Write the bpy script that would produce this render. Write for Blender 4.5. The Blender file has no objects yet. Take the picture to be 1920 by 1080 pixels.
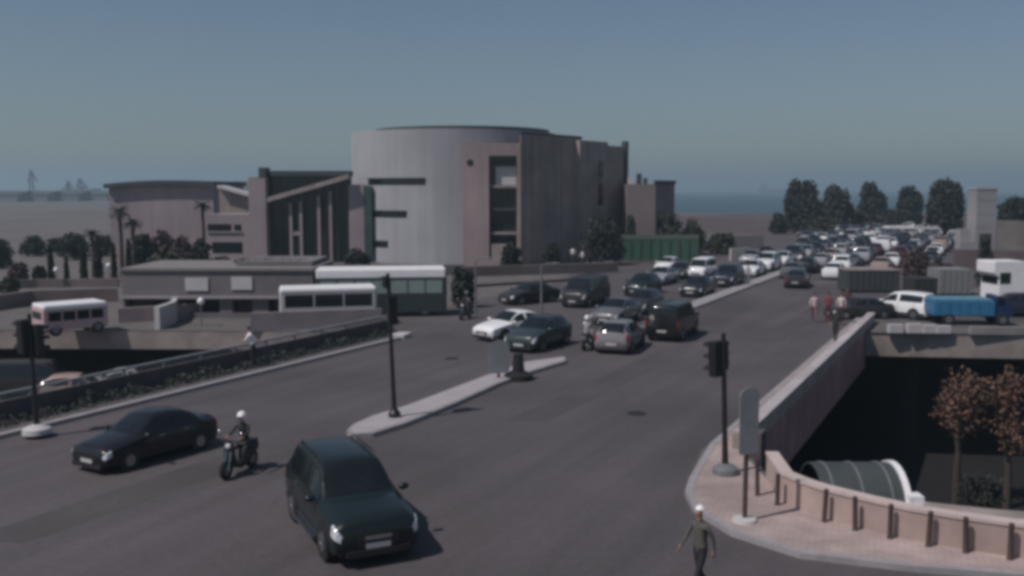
import bpy, bmesh, math, random
from math import sin, cos, tan, atan, pi, radians, sqrt, hypot, atan2
from mathutils import Vector, Matrix
from mathutils.geometry import tessellate_polygon
random.seed(7)
SC = bpy.context.scene
COL = SC.collection

# ------------------------------------------------------------------ camera
F = 1844.0; TH = atan(185.0 / F); CH = 8.0
cd = bpy.data.cameras.new("camera"); cam = bpy.data.objects.new("camera", cd); COL.objects.link(cam)
cam.location = (0, 0, CH); cam.rotation_euler = (pi / 2 - TH, 0, 0)
cd.sensor_width = 36; cd.lens = 36 * F / 1920; cd.clip_start = 0.3; cd.clip_end = 20000
SC.camera = cam
SC.render.resolution_x = 1024; SC.render.resolution_y = 576

# ------------------------------------------------------------------ light
SUN_AZ = radians(211)      # direction the sun stands in, measured from +X counter-clockwise
SUN_EL = radians(54)
w = bpy.data.worlds.new("World"); SC.world = w; w.use_nodes = True
nt = w.node_tree; nt.nodes.clear()
out = nt.nodes.new("ShaderNodeOutputWorld"); bg = nt.nodes.new("ShaderNodeBackground")
sky = nt.nodes.new("ShaderNodeTexSky"); sky.sky_type = 'NISHITA'; sky.sun_disc = False
sky.sun_elevation = SUN_EL; sky.sun_rotation = pi / 2 - SUN_AZ
sky.air_density = 1.0; sky.dust_density = 0.9; sky.ozone_density = 1.2; sky.altitude = 20
hs = nt.nodes.new("ShaderNodeHueSaturation"); hs.inputs['Saturation'].default_value = 0.88
nt.links.new(sky.outputs[0], hs.inputs['Color']); tn = nt.nodes.new("ShaderNodeVectorMath"); tn.operation = 'MULTIPLY'; tn.inputs[1].default_value = (0.93, 1.01, 1.10); nt.links.new(hs.outputs[0], tn.inputs[0]); nt.links.new(tn.outputs[0], bg.inputs[0]); nt.links.new(bg.outputs[0], out.inputs[0])
bg.inputs[1].default_value = 0.05
sd = bpy.data.lights.new("sun", 'SUN'); sd.energy = 3.05; sd.angle = radians(0.5); sd.color = (1, 0.935, 0.89)
sun = bpy.data.objects.new("sun", sd); COL.objects.link(sun)
sdir = Vector((cos(SUN_EL) * cos(SUN_AZ), cos(SUN_EL) * sin(SUN_AZ), sin(SUN_EL)))
sun.rotation_euler = sdir.to_track_quat('Z', 'Y').to_euler(); sun.location = sdir * 100
SC.view_settings.view_transform = 'Standard'; SC.view_settings.look = 'None'
SC.view_settings.exposure = -0.02; SC.view_settings.gamma = 1
SC.cycles.pixel_filter_type = 'GAUSSIAN'; SC.cycles.filter_width = 4.6

# ------------------------------------------------------------------ design helpers
cT, sT = cos(TH), sin(TH)
def P(px, py, z=0.0):
    "point on the level z that the photograph shows at pixel (px, py) of 1920x1080"
    a = (px - 960) / F; b = (py - 540) / F
    dy = cT - b * sT; dz = -(sT + b * cT); k = (z - CH) / dz
    return (a * k, dy * k)
def D(px, y):      # x at distance y for pixel column px
    return (px - 960) / F * y
def Z(py, y):      # height at distance y for pixel row py
    b = (py - 540) / F
    return CH - y * (sT + b * cT) / (cT - b * sT)
AX = Vector((0.447, 0.894)); RX = Vector((0.894, -0.447))
def W(s, t): p = AX * s + RX * t; return (p.x, p.y)
AV = atan2(0.894, 0.447)

# ------------------------------------------------------------------ materials
MATS = {}
def mat(name, col, rough=0.8, var=0.12, scale=3.0, metal=0.0, bump=0.0, col2=None, spec=None, coat=0.0, big=0.0, streak=0.0):
    if name in MATS: return MATS[name]
    m = bpy.data.materials.new(name); m.use_nodes = True; n = m.node_tree; b = n.nodes["Principled BSDF"]
    b.inputs['Roughness'].default_value = rough; b.inputs['Metallic'].default_value = metal
    if spec is not None: b.inputs['Specular IOR Level'].default_value = spec
    if coat: b.inputs['Coat Weight'].default_value = coat; b.inputs['Coat Roughness'].default_value = 0.08
    tc = n.nodes.new("ShaderNodeTexCoord"); nz = n.nodes.new("ShaderNodeTexNoise")
    nz.inputs['Scale'].default_value = scale; nz.inputs['Detail'].default_value = 5; nz.inputs['Roughness'].default_value = 0.65
    n.links.new(tc.outputs['Object'], nz.inputs['Vector'])
    cr = n.nodes.new("ShaderNodeValToRGB")
    c2 = col2 or tuple(c * (1 + var) for c in col); c1 = tuple(c * (1 - var) for c in col) if not col2 else col
    cr.color_ramp.elements[0].position = 0.3; cr.color_ramp.elements[1].position = 0.7
    cr.color_ramp.elements[0].color = (*c1, 1); cr.color_ramp.elements[1].color = (*c2, 1)
    n.links.new(nz.outputs['Fac'], cr.inputs['Fac']); src = cr.outputs[0]
    if big:
        n2 = n.nodes.new("ShaderNodeTexNoise"); n2.inputs['Scale'].default_value = big; n2.inputs['Detail'].default_value = 3
        n.links.new(tc.outputs['Object'], n2.inputs['Vector'])
        r2 = n.nodes.new("ShaderNodeMapRange"); r2.inputs[1].default_value = 0.3; r2.inputs[2].default_value = 0.7
        r2.inputs[3].default_value = 0.82; r2.inputs[4].default_value = 1.16
        n.links.new(n2.outputs['Fac'], r2.inputs[0])
        mx = n.nodes.new("ShaderNodeVectorMath"); mx.operation = 'SCALE'
        n.links.new(src, mx.inputs[0]); n.links.new(r2.outputs[0], mx.inputs['Scale']); src = mx.outputs[0]
    if streak:
        mp = n.nodes.new("ShaderNodeMapping"); mp.inputs['Scale'].default_value = (1.6, 1.6, 0.07); n.links.new(tc.outputs['Object'], mp.inputs['Vector'])
        n3 = n.nodes.new("ShaderNodeTexNoise"); n3.inputs['Scale'].default_value = 1.0; n3.inputs['Detail'].default_value = 6; n.links.new(mp.outputs[0], n3.inputs['Vector'])
        r3 = n.nodes.new("ShaderNodeMapRange"); r3.inputs[1].default_value = 0.35; r3.inputs[2].default_value = 0.65; r3.inputs[3].default_value = 1 - streak; r3.inputs[4].default_value = 1 + streak; n.links.new(n3.outputs['Fac'], r3.inputs[0])
        m3 = n.nodes.new("ShaderNodeVectorMath"); m3.operation = 'SCALE'; n.links.new(src, m3.inputs[0]); n.links.new(r3.outputs[0], m3.inputs['Scale']); src = m3.outputs[0]
    n.links.new(src, b.inputs['Base Color'])
    if bump:
        bp = n.nodes.new("ShaderNodeBump"); bp.inputs['Strength'].default_value = bump; bp.inputs['Distance'].default_value = 0.05
        n.links.new(nz.outputs['Fac'], bp.inputs['Height']); n.links.new(bp.outputs[0], b.inputs['Normal'])
    MATS[name] = m; return m
def asphalt():
    m = bpy.data.materials.new("asphalt"); m.use_nodes = True; n = m.node_tree; b = n.nodes["Principled BSDF"]
    b.inputs['Roughness'].default_value = 0.85; L = n.links.new
    tc = n.nodes.new("ShaderNodeTexCoord")
    def noise(sc, det, vec):
        z = n.nodes.new("ShaderNodeTexNoise"); z.inputs['Scale'].default_value = sc; z.inputs['Detail'].default_value = det; L(vec, z.inputs['Vector']); return z.outputs['Fac']
    def rng(v, a, c):
        r = n.nodes.new("ShaderNodeMapRange"); r.inputs[1].default_value = 0.32; r.inputs[2].default_value = 0.68; r.inputs[3].default_value = a; r.inputs[4].default_value = c; L(v, r.inputs[0]); return r.outputs[0]
    def mul(a, c):
        q = n.nodes.new("ShaderNodeMath"); q.operation = 'MULTIPLY'; L(a, q.inputs[0]); L(c, q.inputs[1]); return q.outputs[0]
    mp = n.nodes.new("ShaderNodeMapping"); mp.vector_type = 'TEXTURE'; mp.inputs['Rotation'].default_value = (0, 0, AV); mp.inputs['Scale'].default_value = (18, 1.1, 1)
    L(tc.outputs['Object'], mp.inputs['Vector'])
    fine = rng(noise(6, 8, tc.outputs['Object']), 0.88, 1.12); blot = rng(noise(0.11, 5, tc.outputs['Object']), 0.8, 1.2)
    trk = rng(noise(1.0, 3, mp.outputs[0]), 0.88, 1.12); f = mul(mul(fine, blot), trk)
    v = n.nodes.new("ShaderNodeVectorMath"); v.operation = 'SCALE'; v.inputs[0].default_value = (0.082, 0.071, 0.076); L(f, v.inputs['Scale'])
    L(v.outputs[0], b.inputs['Base Color']); return m
M = dict(
    asphalt=asphalt(),
    ground=mat("ground_paving", (0.125, 0.112, 0.108), 0.9, 0.2, 0.5, big=0.03),
    kerb=mat("kerb_stone", (0.30, 0.28, 0.29), 0.85, 0.15, 2.5, bump=0.1),
    walk=mat("pavement_concrete", (0.40, 0.315, 0.295), 0.9, 0.13, 1.2, bump=0.1, big=0.3),
    parapet=mat("parapet_concrete", (0.42, 0.315, 0.285), 0.88, 0.12, 1.5, bump=0.1, big=0.4),
    fascia=mat("underpass_concrete", (0.40, 0.21, 0.2), 0.9, 0.2, 0.8, big=0.2, streak=.15),
    fascia2=mat("bridge_concrete", (0.28, 0.235, 0.22), 0.9, 0.2, 0.8, big=0.2),
    void=mat("shade_black_concrete", (0.012, 0.011, 0.013), 0.95, 0.2, 0.5),  # deep shade of the underpass put into a near-black wall colour
    trench=mat("shade_black_asphalt", (0.007, 0.006, 0.007), 0.95, 0.3, 0.4),  # floor coloured almost black to stand in for the shade down there
    beige=mat("beige_render", (0.30, 0.25, 0.26), 0.9, 0.06, 0.4, big=0.08, streak=.07),
    drum=mat("pale_grey_render", (0.36, 0.355, 0.385), 0.9, 0.05, 0.3, big=0.07, streak=.05),
    pink=mat("pink_stone", (0.30, 0.235, 0.235), 0.9, 0.07, 0.5, big=0.1, streak=.07),
    darkstone=mat("dark_stone", (0.29, 0.235, 0.215), 0.85, 0.2, 0.35, big=0.15, streak=.1),
    roof=mat("roof_felt", (0.045, 0.055, 0.06), 0.8, 0.15, 0.7),
    glass=mat("dark_glass", (0.012, 0.015, 0.018), 0.08, 0.2, 2.0),
    teal=mat("teal_glass", (0.05, 0.085, 0.085), 0.15, 0.2, 0.6),
    white=mat("white_paint", (0.84, 0.82, 0.83), 0.4, 0.05, 2.0),
    offw=mat("offwhite_panel", (0.5, 0.48, 0.48), 0.6, 0.08, 2.0),
    black=mat("black_paint", (0.015, 0.014, 0.016), 0.45, 0.2, 4.0),
    tyre=mat("tyre_rubber", (0.012, 0.012, 0.013), 0.9, 0.2, 6.0),
    trim=mat("dark_trim", (0.018, 0.018, 0.02), 0.6, 0.2, 6.0),
    chrome=mat("brushed_metal", (0.55, 0.55, 0.57), 0.25, 0.05, 6.0, metal=1.0),
    rim=mat("wheel_metal", (0.3, 0.3, 0.31), 0.35, 0.1, 6.0, metal=0.8),
    lamp=mat("lamp_glass", (0.62, 0.63, 0.66), 0.1, 0.05, 6.0, coat=1.0),
    tail=mat("red_lens", (0.25, 0.012, 0.012), 0.2, 0.1, 6.0),
    amber=mat("amber_lens", (0.25, 0.09, 0.01), 0.3, 0.1, 6.0),
    grn=mat("green_lens", (0.01, 0.10, 0.05), 0.3, 0.1, 6.0),
    greymetal=mat("grey_metal", (0.16, 0.165, 0.175), 0.5, 0.12, 3.0),
    rail=mat("rail_metal", (0.26, 0.27, 0.28), 0.55, 0.15, 3.0),
    rust=mat("brown_post", (0.07, 0.045, 0.045), 0.8, 0.2, 5.0),
    hoard=mat("green_hoarding", (0.038, 0.105, 0.07), 0.7, 0.2, 0.8),
    leaf=mat("dark_leaf", (0.016, 0.02, 0.017), 0.8, 0.4, 1.1, col2=(0.034, 0.04, 0.03)),
    leaf2=mat("olive_leaf", (0.03, 0.034, 0.024), 0.8, 0.4, 1.1, col2=(0.06, 0.062, 0.042)),
    redleaf=mat("purple_leaf", (0.05, 0.032, 0.035), 0.75, 0.3, 1.1, col2=(0.10, 0.06, 0.06)),
    dryleaf=mat("dry_leaf", (0.025, 0.016, 0.014), 0.8, 0.3, 1.3, col2=(0.24, 0.13, 0.09)),
    hedge=mat("hedge_leaf", (0.03, 0.038, 0.034), 0.8, 0.4, 2.0, col2=(0.06, 0.066, 0.058)),
    bark=mat("bark", (0.06, 0.045, 0.038), 0.95, 0.3, 5.0),
    soil=mat("brown_soil", (0.085, 0.062, 0.062), 0.95, 0.2, 0.15, big=0.03),
    blue=mat("blue_paint", (0.028, 0.15, 0.29), 0.5, 0.12, 2.0),
    skin=mat("skin", (0.36, 0.2, 0.145), 0.6, 0.06, 10.0),
    hair=mat("dark_hair", (0.02, 0.015, 0.013), 0.6, 0.2, 20.0),
    city=mat("far_concrete", (0.19, 0.18, 0.19), 0.9, 0.15, 0.05),
    crane=mat("crane_steel", (0.06, 0.065, 0.075), 0.8, 0.1, 0.2),
    pinkveh=mat("pink_paint", (0.40, 0.20, 0.22), 0.5, 0.1, 1.0),
)
def add_joints(m, sc=1.6, dark=.72):
    n = m.node_tree; b = n.nodes["Principled BSDF"]; src = b.inputs['Base Color'].links[0].from_socket
    tc = n.nodes.new("ShaderNodeTexCoord"); mp = n.nodes.new("ShaderNodeMapping"); mp.inputs['Rotation'].default_value = (0, 0, .35); n.links.new(tc.outputs['Object'], mp.inputs['Vector'])
    br = n.nodes.new("ShaderNodeTexBrick"); br.inputs['Scale'].default_value = sc; br.inputs['Mortar Size'].default_value = .018; br.inputs['Color1'].default_value = (1, 1, 1, 1); br.inputs['Color2'].default_value = (.9, .9, .92, 1); br.inputs['Mortar'].default_value = (dark, dark, dark, 1)
    n.links.new(mp.outputs[0], br.inputs['Vector']); v = n.nodes.new("ShaderNodeVectorMath"); v.operation = 'MULTIPLY'; n.links.new(src, v.inputs[0]); n.links.new(br.outputs['Color'], v.inputs[1]); n.links.new(v.outputs[0], b.inputs['Base Color'])
add_joints(M['walk'])
def water_mat():
    m = bpy.data.materials.new("sea_water"); m.use_nodes = True; n = m.node_tree; b = n.nodes["Principled BSDF"]
    b.inputs['Base Color'].default_value = (0.022, 0.062, 0.075, 1); b.inputs['Roughness'].default_value = 0.35; b.inputs['Specular IOR Level'].default_value = 0.25
    tc = n.nodes.new("ShaderNodeTexCoord"); z = n.nodes.new("ShaderNodeTexNoise"); z.inputs['Scale'].default_value = 0.15; z.inputs['Detail'].default_value = 6
    n.links.new(tc.outputs['Object'], z.inputs['Vector'])
    bp = n.nodes.new("ShaderNodeBump"); bp.inputs['Strength'].default_value = 0.6; bp.inputs['Distance'].default_value = 0.6
    n.links.new(z.outputs['Fac'], bp.inputs['Height']); n.links.new(bp.outputs[0], b.inputs['Normal']); return m
M['water'] = water_mat()
PAINT = {k: mat("paint_" + k, c, 0.3, 0.05, 1.5, coat=0.35, spec=0.35) for k, c in dict(
    white=(0.82, 0.82, 0.83), pewter=(0.2, 0.19, 0.2), silver=(0.34, 0.34, 0.36), grey=(0.13, 0.13, 0.14), black=(0.012, 0.012, 0.014),
    darkgreen=(0.010, 0.017, 0.017), navy=(0.022, 0.022, 0.045), maroon=(0.07, 0.018, 0.022), teal=(0.035, 0.05, 0.053),
    beige=(0.36, 0.27, 0.24), charcoal=(0.035, 0.033, 0.036)).items()}

# ------------------------------------------------------------------ mesh building
class MB:
    def __init__(s): s.v = []; s.f = []; s.m = []; s.mats = []
    def mi(s, m):
        if m not in s.mats: s.mats.append(m)
        return s.mats.index(m)
    def add(s, vs, fs, m, M4=None):
        o = len(s.v); k = s.mi(m)
        for v in vs:
            v = Vector(v)
            if M4 is not None: v = M4 @ v
            s.v.append(tuple(v))
        for f in fs: s.f.append([o + i for i in f]); s.m.append(k)
    def box(s, x0, x1, y0, y1, z0, z1, m, M4=None):
        vs = [(x0, y0, z0), (x1, y0, z0), (x1, y1, z0), (x0, y1, z0), (x0, y0, z1), (x1, y0, z1), (x1, y1, z1), (x0, y1, z1)]
        s.add(vs, [(0, 3, 2, 1), (4, 5, 6, 7), (0, 1, 5, 4), (1, 2, 6, 5), (2, 3, 7, 6), (3, 0, 4, 7)], m, M4)
    def prism(s, pts, z0, z1, m, mtop=None):
        a = sum(pts[i][0] * pts[(i + 1) % len(pts)][1] - pts[(i + 1) % len(pts)][0] * pts[i][1] for i in range(len(pts)))
        if a < 0: pts = pts[::-1]
        n = len(pts); vs = [(x, y, z0) for x, y in pts] + [(x, y, z1) for x, y in pts]
        s.add(vs, [(i, (i + 1) % n, n + (i + 1) % n, n + i) for i in range(n)] + [tuple(range(n - 1, -1, -1))], m)
        tri = tessellate_polygon([[Vector((x, y, 0)) for x, y in pts]])
        o = [(x, y, z1) for x, y in pts]
        fs = []
        for t in tri:
            p = [pts[i] for i in t]; ar = (p[1][0] - p[0][0]) * (p[2][1] - p[0][1]) - (p[2][0] - p[0][0]) * (p[1][1] - p[0][1])
            fs.append(tuple(t) if ar > 0 else tuple(reversed(t)))
        s.add(o, fs, mtop or m)
    def tube(s, pts, rad, m, n=8, caps=True):
        pts = [Vector(p) for p in pts]; rad = rad if isinstance(rad, (list, tuple)) else [rad] * len(pts)
        vs = []; fs = []
        up = Vector((0, 0, 1))
        for i, p in enumerate(pts):
            d = (pts[min(i + 1, len(pts) - 1)] - pts[max(i - 1, 0)]).normalized()
            a = d.cross(up if abs(d.z) < 0.95 else Vector((1, 0, 0))).normalized(); b = d.cross(a)
            for k in range(n):
                q = 2 * pi * k / n; vs.append(p + (a * cos(q) + b * sin(q)) * rad[i])
        for i in range(len(pts) - 1):
            for k in range(n): fs.append((i * n + k, i * n + (k + 1) % n, (i + 1) * n + (k + 1) % n, (i + 1) * n + k))
        if caps: fs.append(tuple(range(n))); fs.append(tuple((len(pts) - 1) * n + k for k in reversed(range(n))))
        s.add(vs, fs, m)
    def lathe(s, prof, m, n=16, M4=None):   # profile of (r, z) around z
        vs = []; fs = []
        for r, z in prof:
            for k in range(n): q = 2 * pi * k / n; vs.append((r * cos(q), r * sin(q), z))
        for i in range(len(prof) - 1):
            for k in range(n): fs.append((i * n + k, i * n + (k + 1) % n, (i + 1) * n + (k + 1) % n, (i + 1) * n + k))
        fs.append(tuple(reversed(range(n)))); fs.append(tuple((len(prof) - 1) * n + k for k in range(n)))
        s.add(vs, fs, m, M4)
    def ball(s, c, r, m, n=10, zs=1.0, zcut=None):
        prof = [(max(0.001, r[0] * sin(pi * i / n)), -r[2] * cos(pi * i / n)) for i in range(n + 1)]
        M4 = Matrix.Translation(c) @ Matrix.Diagonal((1, r[1] / r[0], 1, 1))
        if zcut is not None: prof = [p for p in prof if p[1] >= zcut * r[2]]
        s.lathe(prof, m, 14, M4)
    def mesh(s, name, smooth=None):
        me = bpy.data.meshes.new(name); me.from_pydata(s.v, [], s.f)
        for m in s.mats: me.materials.append(m)
        me.polygons.foreach_set('material_index', s.m)
        if smooth is not None:
            me.polygons.foreach_set('use_smooth', [True] * len(me.polygons)); me.set_sharp_from_angle(angle=radians(smooth))
        me.update(); return me
    def obj(s, name, parent=None, smooth=None, loc=None, rz=0):
        o = bpy.data.objects.new(name, s.mesh(name, smooth)); COL.objects.link(o)
        if parent: o.parent = parent
        if loc is not None: o.location = loc
        if rz: o.rotation_euler.z = rz
        return o
def tag(o, label=None, cat=None, group=None, kind=None):
    if label: o['label'] = label
    if cat: o['category'] = cat
    if group: o['group'] = group
    if kind: o['kind'] = kind
    return o
def empty(name, loc=(0, 0, 0), rz=0.0):
    o = bpy.data.objects.new(name, None); COL.objects.link(o); o.location = loc; o.rotation_euler.z = rz; o.empty_display_size = 0.3; return o
def copy_tree(o, parent=None):
    c = o.copy(); COL.objects.link(c)
    if parent: c.parent = parent
    for ch in list(o.children): copy_tree(ch, c)
    return c
def part(name, parent, fn, smooth=None):
    b = MB(); fn(b); return b.obj(name, parent, smooth)
def bevel(o, wd=0.03, seg=2):
    m = o.modifiers.new("bevel", 'BEVEL'); m.width = wd; m.segments = seg; m.limit_method = 'ANGLE'; return o

def rot2(p, a): return (p[0] * cos(a) - p[1] * sin(a), p[0] * sin(a) + p[1] * cos(a))
def frameM(p, q, z=0):      # matrix with x axis from p to q (plan), origin p
    a = atan2(q[1] - p[1], q[0] - p[0]); return Matrix.Translation((p[0], p[1], z)) @ Matrix.Rotation(a, 4, 'Z')
def dist(p, q): return hypot(p[0] - q[0], p[1] - q[1])

# ------------------------------------------------------------------ setting: ground with the two underpass cuts
WALLPX = [(1436, 905), (1462, 948), (1500, 966), (1540, 980), (1620, 1002), (1700, 1022), (1800, 1040), (1920, 1058), (2100, 1084), (2400, 1120)]
wall_front = [P(*q) for q in WALLPX]
def offs(pl, d):
    r = []
    for i, p in enumerate(pl):
        a = Vector(pl[max(i - 1, 0)]); b = Vector(pl[min(i + 1, len(pl) - 1)]); t = (b - a).normalized(); n = Vector((-t.y, t.x)); q = Vector(p) + n * d; r.append((q.x, q.y))
    return r
wall_back = offs(wall_front, 0.28)
TR = -6.75                                   # lateral position of the avenue's right-hand edge
HOLE_R = [W(29.5, TR), W(57.9, TR), (33.0, 53.3), (60, 52)] + [(60, 14)] + wall_back[::-1][1:] 
HOLE_L = [W(2, -30.9), W(46.0, -30.9), (-14, 55.2), (-70, 56.5), (-70, 16)]
def sheet(name, outer, holes, z, m, thick=None):
    loops = [[Vector((x, y, 0)) for x, y in L] for L in [outer] + holes]
    flat = [v for L in loops for v in L]; tri = tessellate_polygon(loops); fs = []
    for t in tri:
        p = [flat[i] for i in t]; ar = (p[1] - p[0]).cross(p[2] - p[0]).z
        if abs(ar) < 1e-9: continue
        fs.append(tuple(t) if ar > 0 else tuple(reversed(t)))
    b = MB(); b.add([(v.x, v.y, z) for v in flat], fs, m); return tag(b.obj(name), kind='structure')
LAND = [(-3500, -60), (300, -60), (1200, 150), (1500, 300), (500, 322), (260, 328), (60, 334), (-40, 430), (-110, 700), (-180, 1300), (-3500, 1500)]
g = sheet("ground", LAND, [HOLE_R, HOLE_L], 0.0, M['ground'])
sea = MB(); sea.add([(-5200, -200, -2.5), (4600, -200, -2.5), (4600, 5600, -2.5), (-5200, 5600, -2.5)], [(0, 1, 2, 3)], M['water'])
sea = MB(); sea.add([(-5200, 290, -2.2), (4600, 290, -2.2), (4600, 5600, -2.2), (-5200, 5600, -2.2)], [(0, 1, 2, 3)], M['water'])
tag(sea.obj("sea"), kind='structure')
# shore edge under the land sheet
b = MB(); pl = LAND[2:10]
for i in range(len(pl) - 1):
    (x0, y0), (x1, y1) = pl[i], pl[i + 1]; b.add([(x0, y0, -3), (x1, y1, -3), (x1, y1, 0), (x0, y0, 0)], [(0, 1, 2, 3)], M['soil'])
tag(b.obj("shore_bank"), kind='structure')
tag(sheet("brown_land", [P(1268, 436), P(1420, 440), (120, 150), (150, 320), (74, 326), D(1262, 300) and (D(1262, 300), 300)], [], 0.012, M['soil']), kind='structure')
# road: avenue and junction in one sheet clear of both cuts
KL = -28.6
ROAD = [W(-40, KL), W(44.3, KL), W(46, -31.5), W(52, -34), W(75, -34), W(95, -39), W(300, -41), W(300, 6), W(110, 3), W(66, TR - 0.2), W(29.2, TR - 1.3), P(1290, 900), P(1283, 930), P(1300, 962),
        P(1370, 1006), P(1500, 1048), P(1700, 1072), P(1920, 1090), P(2400, 1160), (40, -20), (0, -45)]
tag(sheet("road", ROAD, [], 0.004, M['asphalt']), kind='structure')
pm = mat("patch_asphalt", (0.071, 0.063, 0.066), .9, .15, 5.0, big=.3)
for (s0, s1, t0, t1) in ((30, 47, -15.2, -13.9), (14, 24, -21.0, -19.6), (52, 75, -11.6, -10.2), (6, 15, -12.5, -8.9)):
    tag(sheet("road_patch", [W(s0, t0), W(s0 + .4, t1), W(s1, t1 + .2), W(s1 - .5, t0 + .1)], [], 0.008, pm), kind='structure')
for (s0, t0) in ((33, -11.5), (21, -24.5), (40, -23.2)):
    c_ = W(s0, t0); tag(sheet("drain_cover", [(c_[0] + .36 * cos(a * pi / 10), c_[1] + .36 * sin(a * pi / 10)) for a in range(20)], [], 0.012, M['trim']), kind='structure')
# side street on the right behind the far bridge
tag(sheet("side_street", [P(1660, 603), P(2300, 606), P(2300, 560), P(1600, 560)], [], 0.008, M['asphalt']), kind='structure')

def strip(name, pl, width, z0, z1, m, side=1, kind='structure'):
    b = MB(); q = offs(pl, width * side)
    for i in range(len(pl) - 1):
        b.prism([pl[i], pl[i + 1], q[i + 1], q[i]], z0, z1, m)
    o = b.obj(name); 
    if kind: tag(o, kind=kind)
    return o
# left kerb and footway
lk = [W(-40, KL), W(-10, KL), W(20, KL), W(44, KL)]
strip("kerb_left", lk, 0.28, -0.05, 0.14, M['kerb'])
strip("footway_left", offs(lk, 0.28), 1.55, -0.05, 0.125, mat("footway_dark", (0.09, 0.08, 0.085), 0.9, 0.2, 1.0))
tag(part("kerb_end", None, lambda b: b.prism([W(44, KL - .9), W(44, KL + .1), W(45.3, KL - .2), W(45.1, KL - .9)], 0.0, 0.22, M['offw'])), kind='structure')
# right footway along the avenue
rk = [W(29.6, TR - 1.15), W(45, TR - 1.15), W(66, TR - 1.15)]
strip("kerb_right", rk, 0.2, -0.05, 0.14, M['kerb'], side=-1)
strip("footway_right", offs(rk, -0.2), 0.6, -0.05, 0.13, M['walk'], side=-1)
# corner pavement
CORN = [W(29.6, TR - 1.15), P(1292, 905), P(1284, 930), P(1300, 962), P(1370, 1006), P(1500, 1048), P(1700, 1072), P(1920, 1090), P(2400, 1160)]
strip("kerb_corner", CORN, 0.2, -0.05, 0.14, M['kerb'])
ci = offs(CORN, 0.2)
tag(part("pavement_corner", None, lambda b: b.prism(ci + wall_front[::-1] + [W(29.6, TR - 0.35)], -0.05, 0.13, M['walk'])), kind='structure')
# median islands
MED = [P(650, 816), P(668, 822), P(700, 820), P(760, 801), P(850, 764), P(935, 725), P(1000, 701), P(1062, 682), P(1058, 674), P(985, 684), P(905, 712), P(830, 741), P(760, 768), P(700, 786), P(662, 803)]
def inset(pts, d):
    c = Vector((sum(p[0] for p in pts) / len(pts), sum(p[1] for p in pts) / len(pts)))
    n = len(pts); r = []
    ar = sum(pts[i][0] * pts[(i + 1) % n][1] - pts[(i + 1) % n][0] * pts[i][1] for i in range(n)); sg = 1 if ar > 0 else -1
    for i in range(n):
        a = Vector(pts[i - 1]); b = Vector(pts[(i + 1) % n]); t = (b - a).normalized(); nn = Vector((-t.y, t.x)) * sg
        r.append(tuple(Vector(pts[i]) + nn * d))
    return r
tag(part("median_kerb", None, lambda b: b.prism(MED, -0.05, 0.15, M['kerb'])), kind='structure')
tag(part("median_island", None, lambda b: b.prism(inset(MED, 0.13), 0.0, 0.162, mat("median_concrete", (0.36, 0.33, 0.345), 0.9, 0.1, 1.5))), kind='structure')
MED2 = [W(58, -18.9), W(59, -18.3), W(230, -18.6), W(230, -19.4), W(59, -19.5)]
tag(part("median_strip", None, lambda b: b.prism(MED2, -0.05, 0.14, M['kerb'])), kind='structure')
# underpass interiors (right and left)
def shell(name, x0, x1, y0, y1, z, zt, m1, m2):
    b = MB(); b.add([(x0, y0, z), (x1, y0, z), (x1, y1, z), (x0, y1, z)], [(0, 1, 2, 3)], m1)
    b.add([(x0, y0, z), (x1, y0, z), (x1, y1, z), (x0, y1, z), (x0, y0, zt), (x1, y0, zt), (x1, y1, zt), (x0, y1, zt)], [(0, 4, 5, 1), (1, 5, 6, 2), (2, 6, 7, 3), (3, 7, 4, 0)], m2)
    return tag(b.obj(name), kind='structure')
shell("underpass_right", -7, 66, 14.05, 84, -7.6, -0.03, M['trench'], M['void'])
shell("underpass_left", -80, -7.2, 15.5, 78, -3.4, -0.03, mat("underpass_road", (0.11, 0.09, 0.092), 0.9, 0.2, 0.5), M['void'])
# deck edges of the right cut
def vwall(b, p, q, th, z0, z1, m, side=1):
    o = offs([p, q], th * side); b.prism([p, q, o[1], o[0]], z0, z1, m)
def deck_left(b): vwall(b, W(28.6, TR - 0.01), W(58.6, TR - 0.01), 0.6, -2.1, -0.01, M['fascia'], 1)
tag(part("underpass_slab_edge", None, deck_left), kind='structure')
def deck_far(b):
    b.prism([W(58.0, TR + .02), (33.0, 53.32), (60, 52.02), (60, 53.4), (33, 54.7), W(59.3, TR + .02)], -1.35, -0.012, M['fascia2'])
tag(part("bridge_deck_edge", None, deck_far), kind='structure')
def deck_L(b):
    e = W(46.0, -30.88); b.prism([(e[0] + .1, e[1] + .03), (-14.0, 55.22), (-70, 56.52), (-70, 57.6), (-14.0, 56.3), (e[0] + .1, e[1] + 1.2)], -1.05, -0.012, M['fascia2'])
tag(part("underpass_slab_left", None, deck_L), kind='structure')
# columns under the far bridge
for i, x in enumerate((23.6, 30.2)):
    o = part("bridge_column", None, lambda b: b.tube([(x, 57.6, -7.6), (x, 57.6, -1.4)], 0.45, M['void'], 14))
    tag(o, ["round concrete column in the dark under the side bridge, left one", "round concrete column in the dark under the side bridge, right one"][i], "column", "columns under the side bridge")

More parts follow.
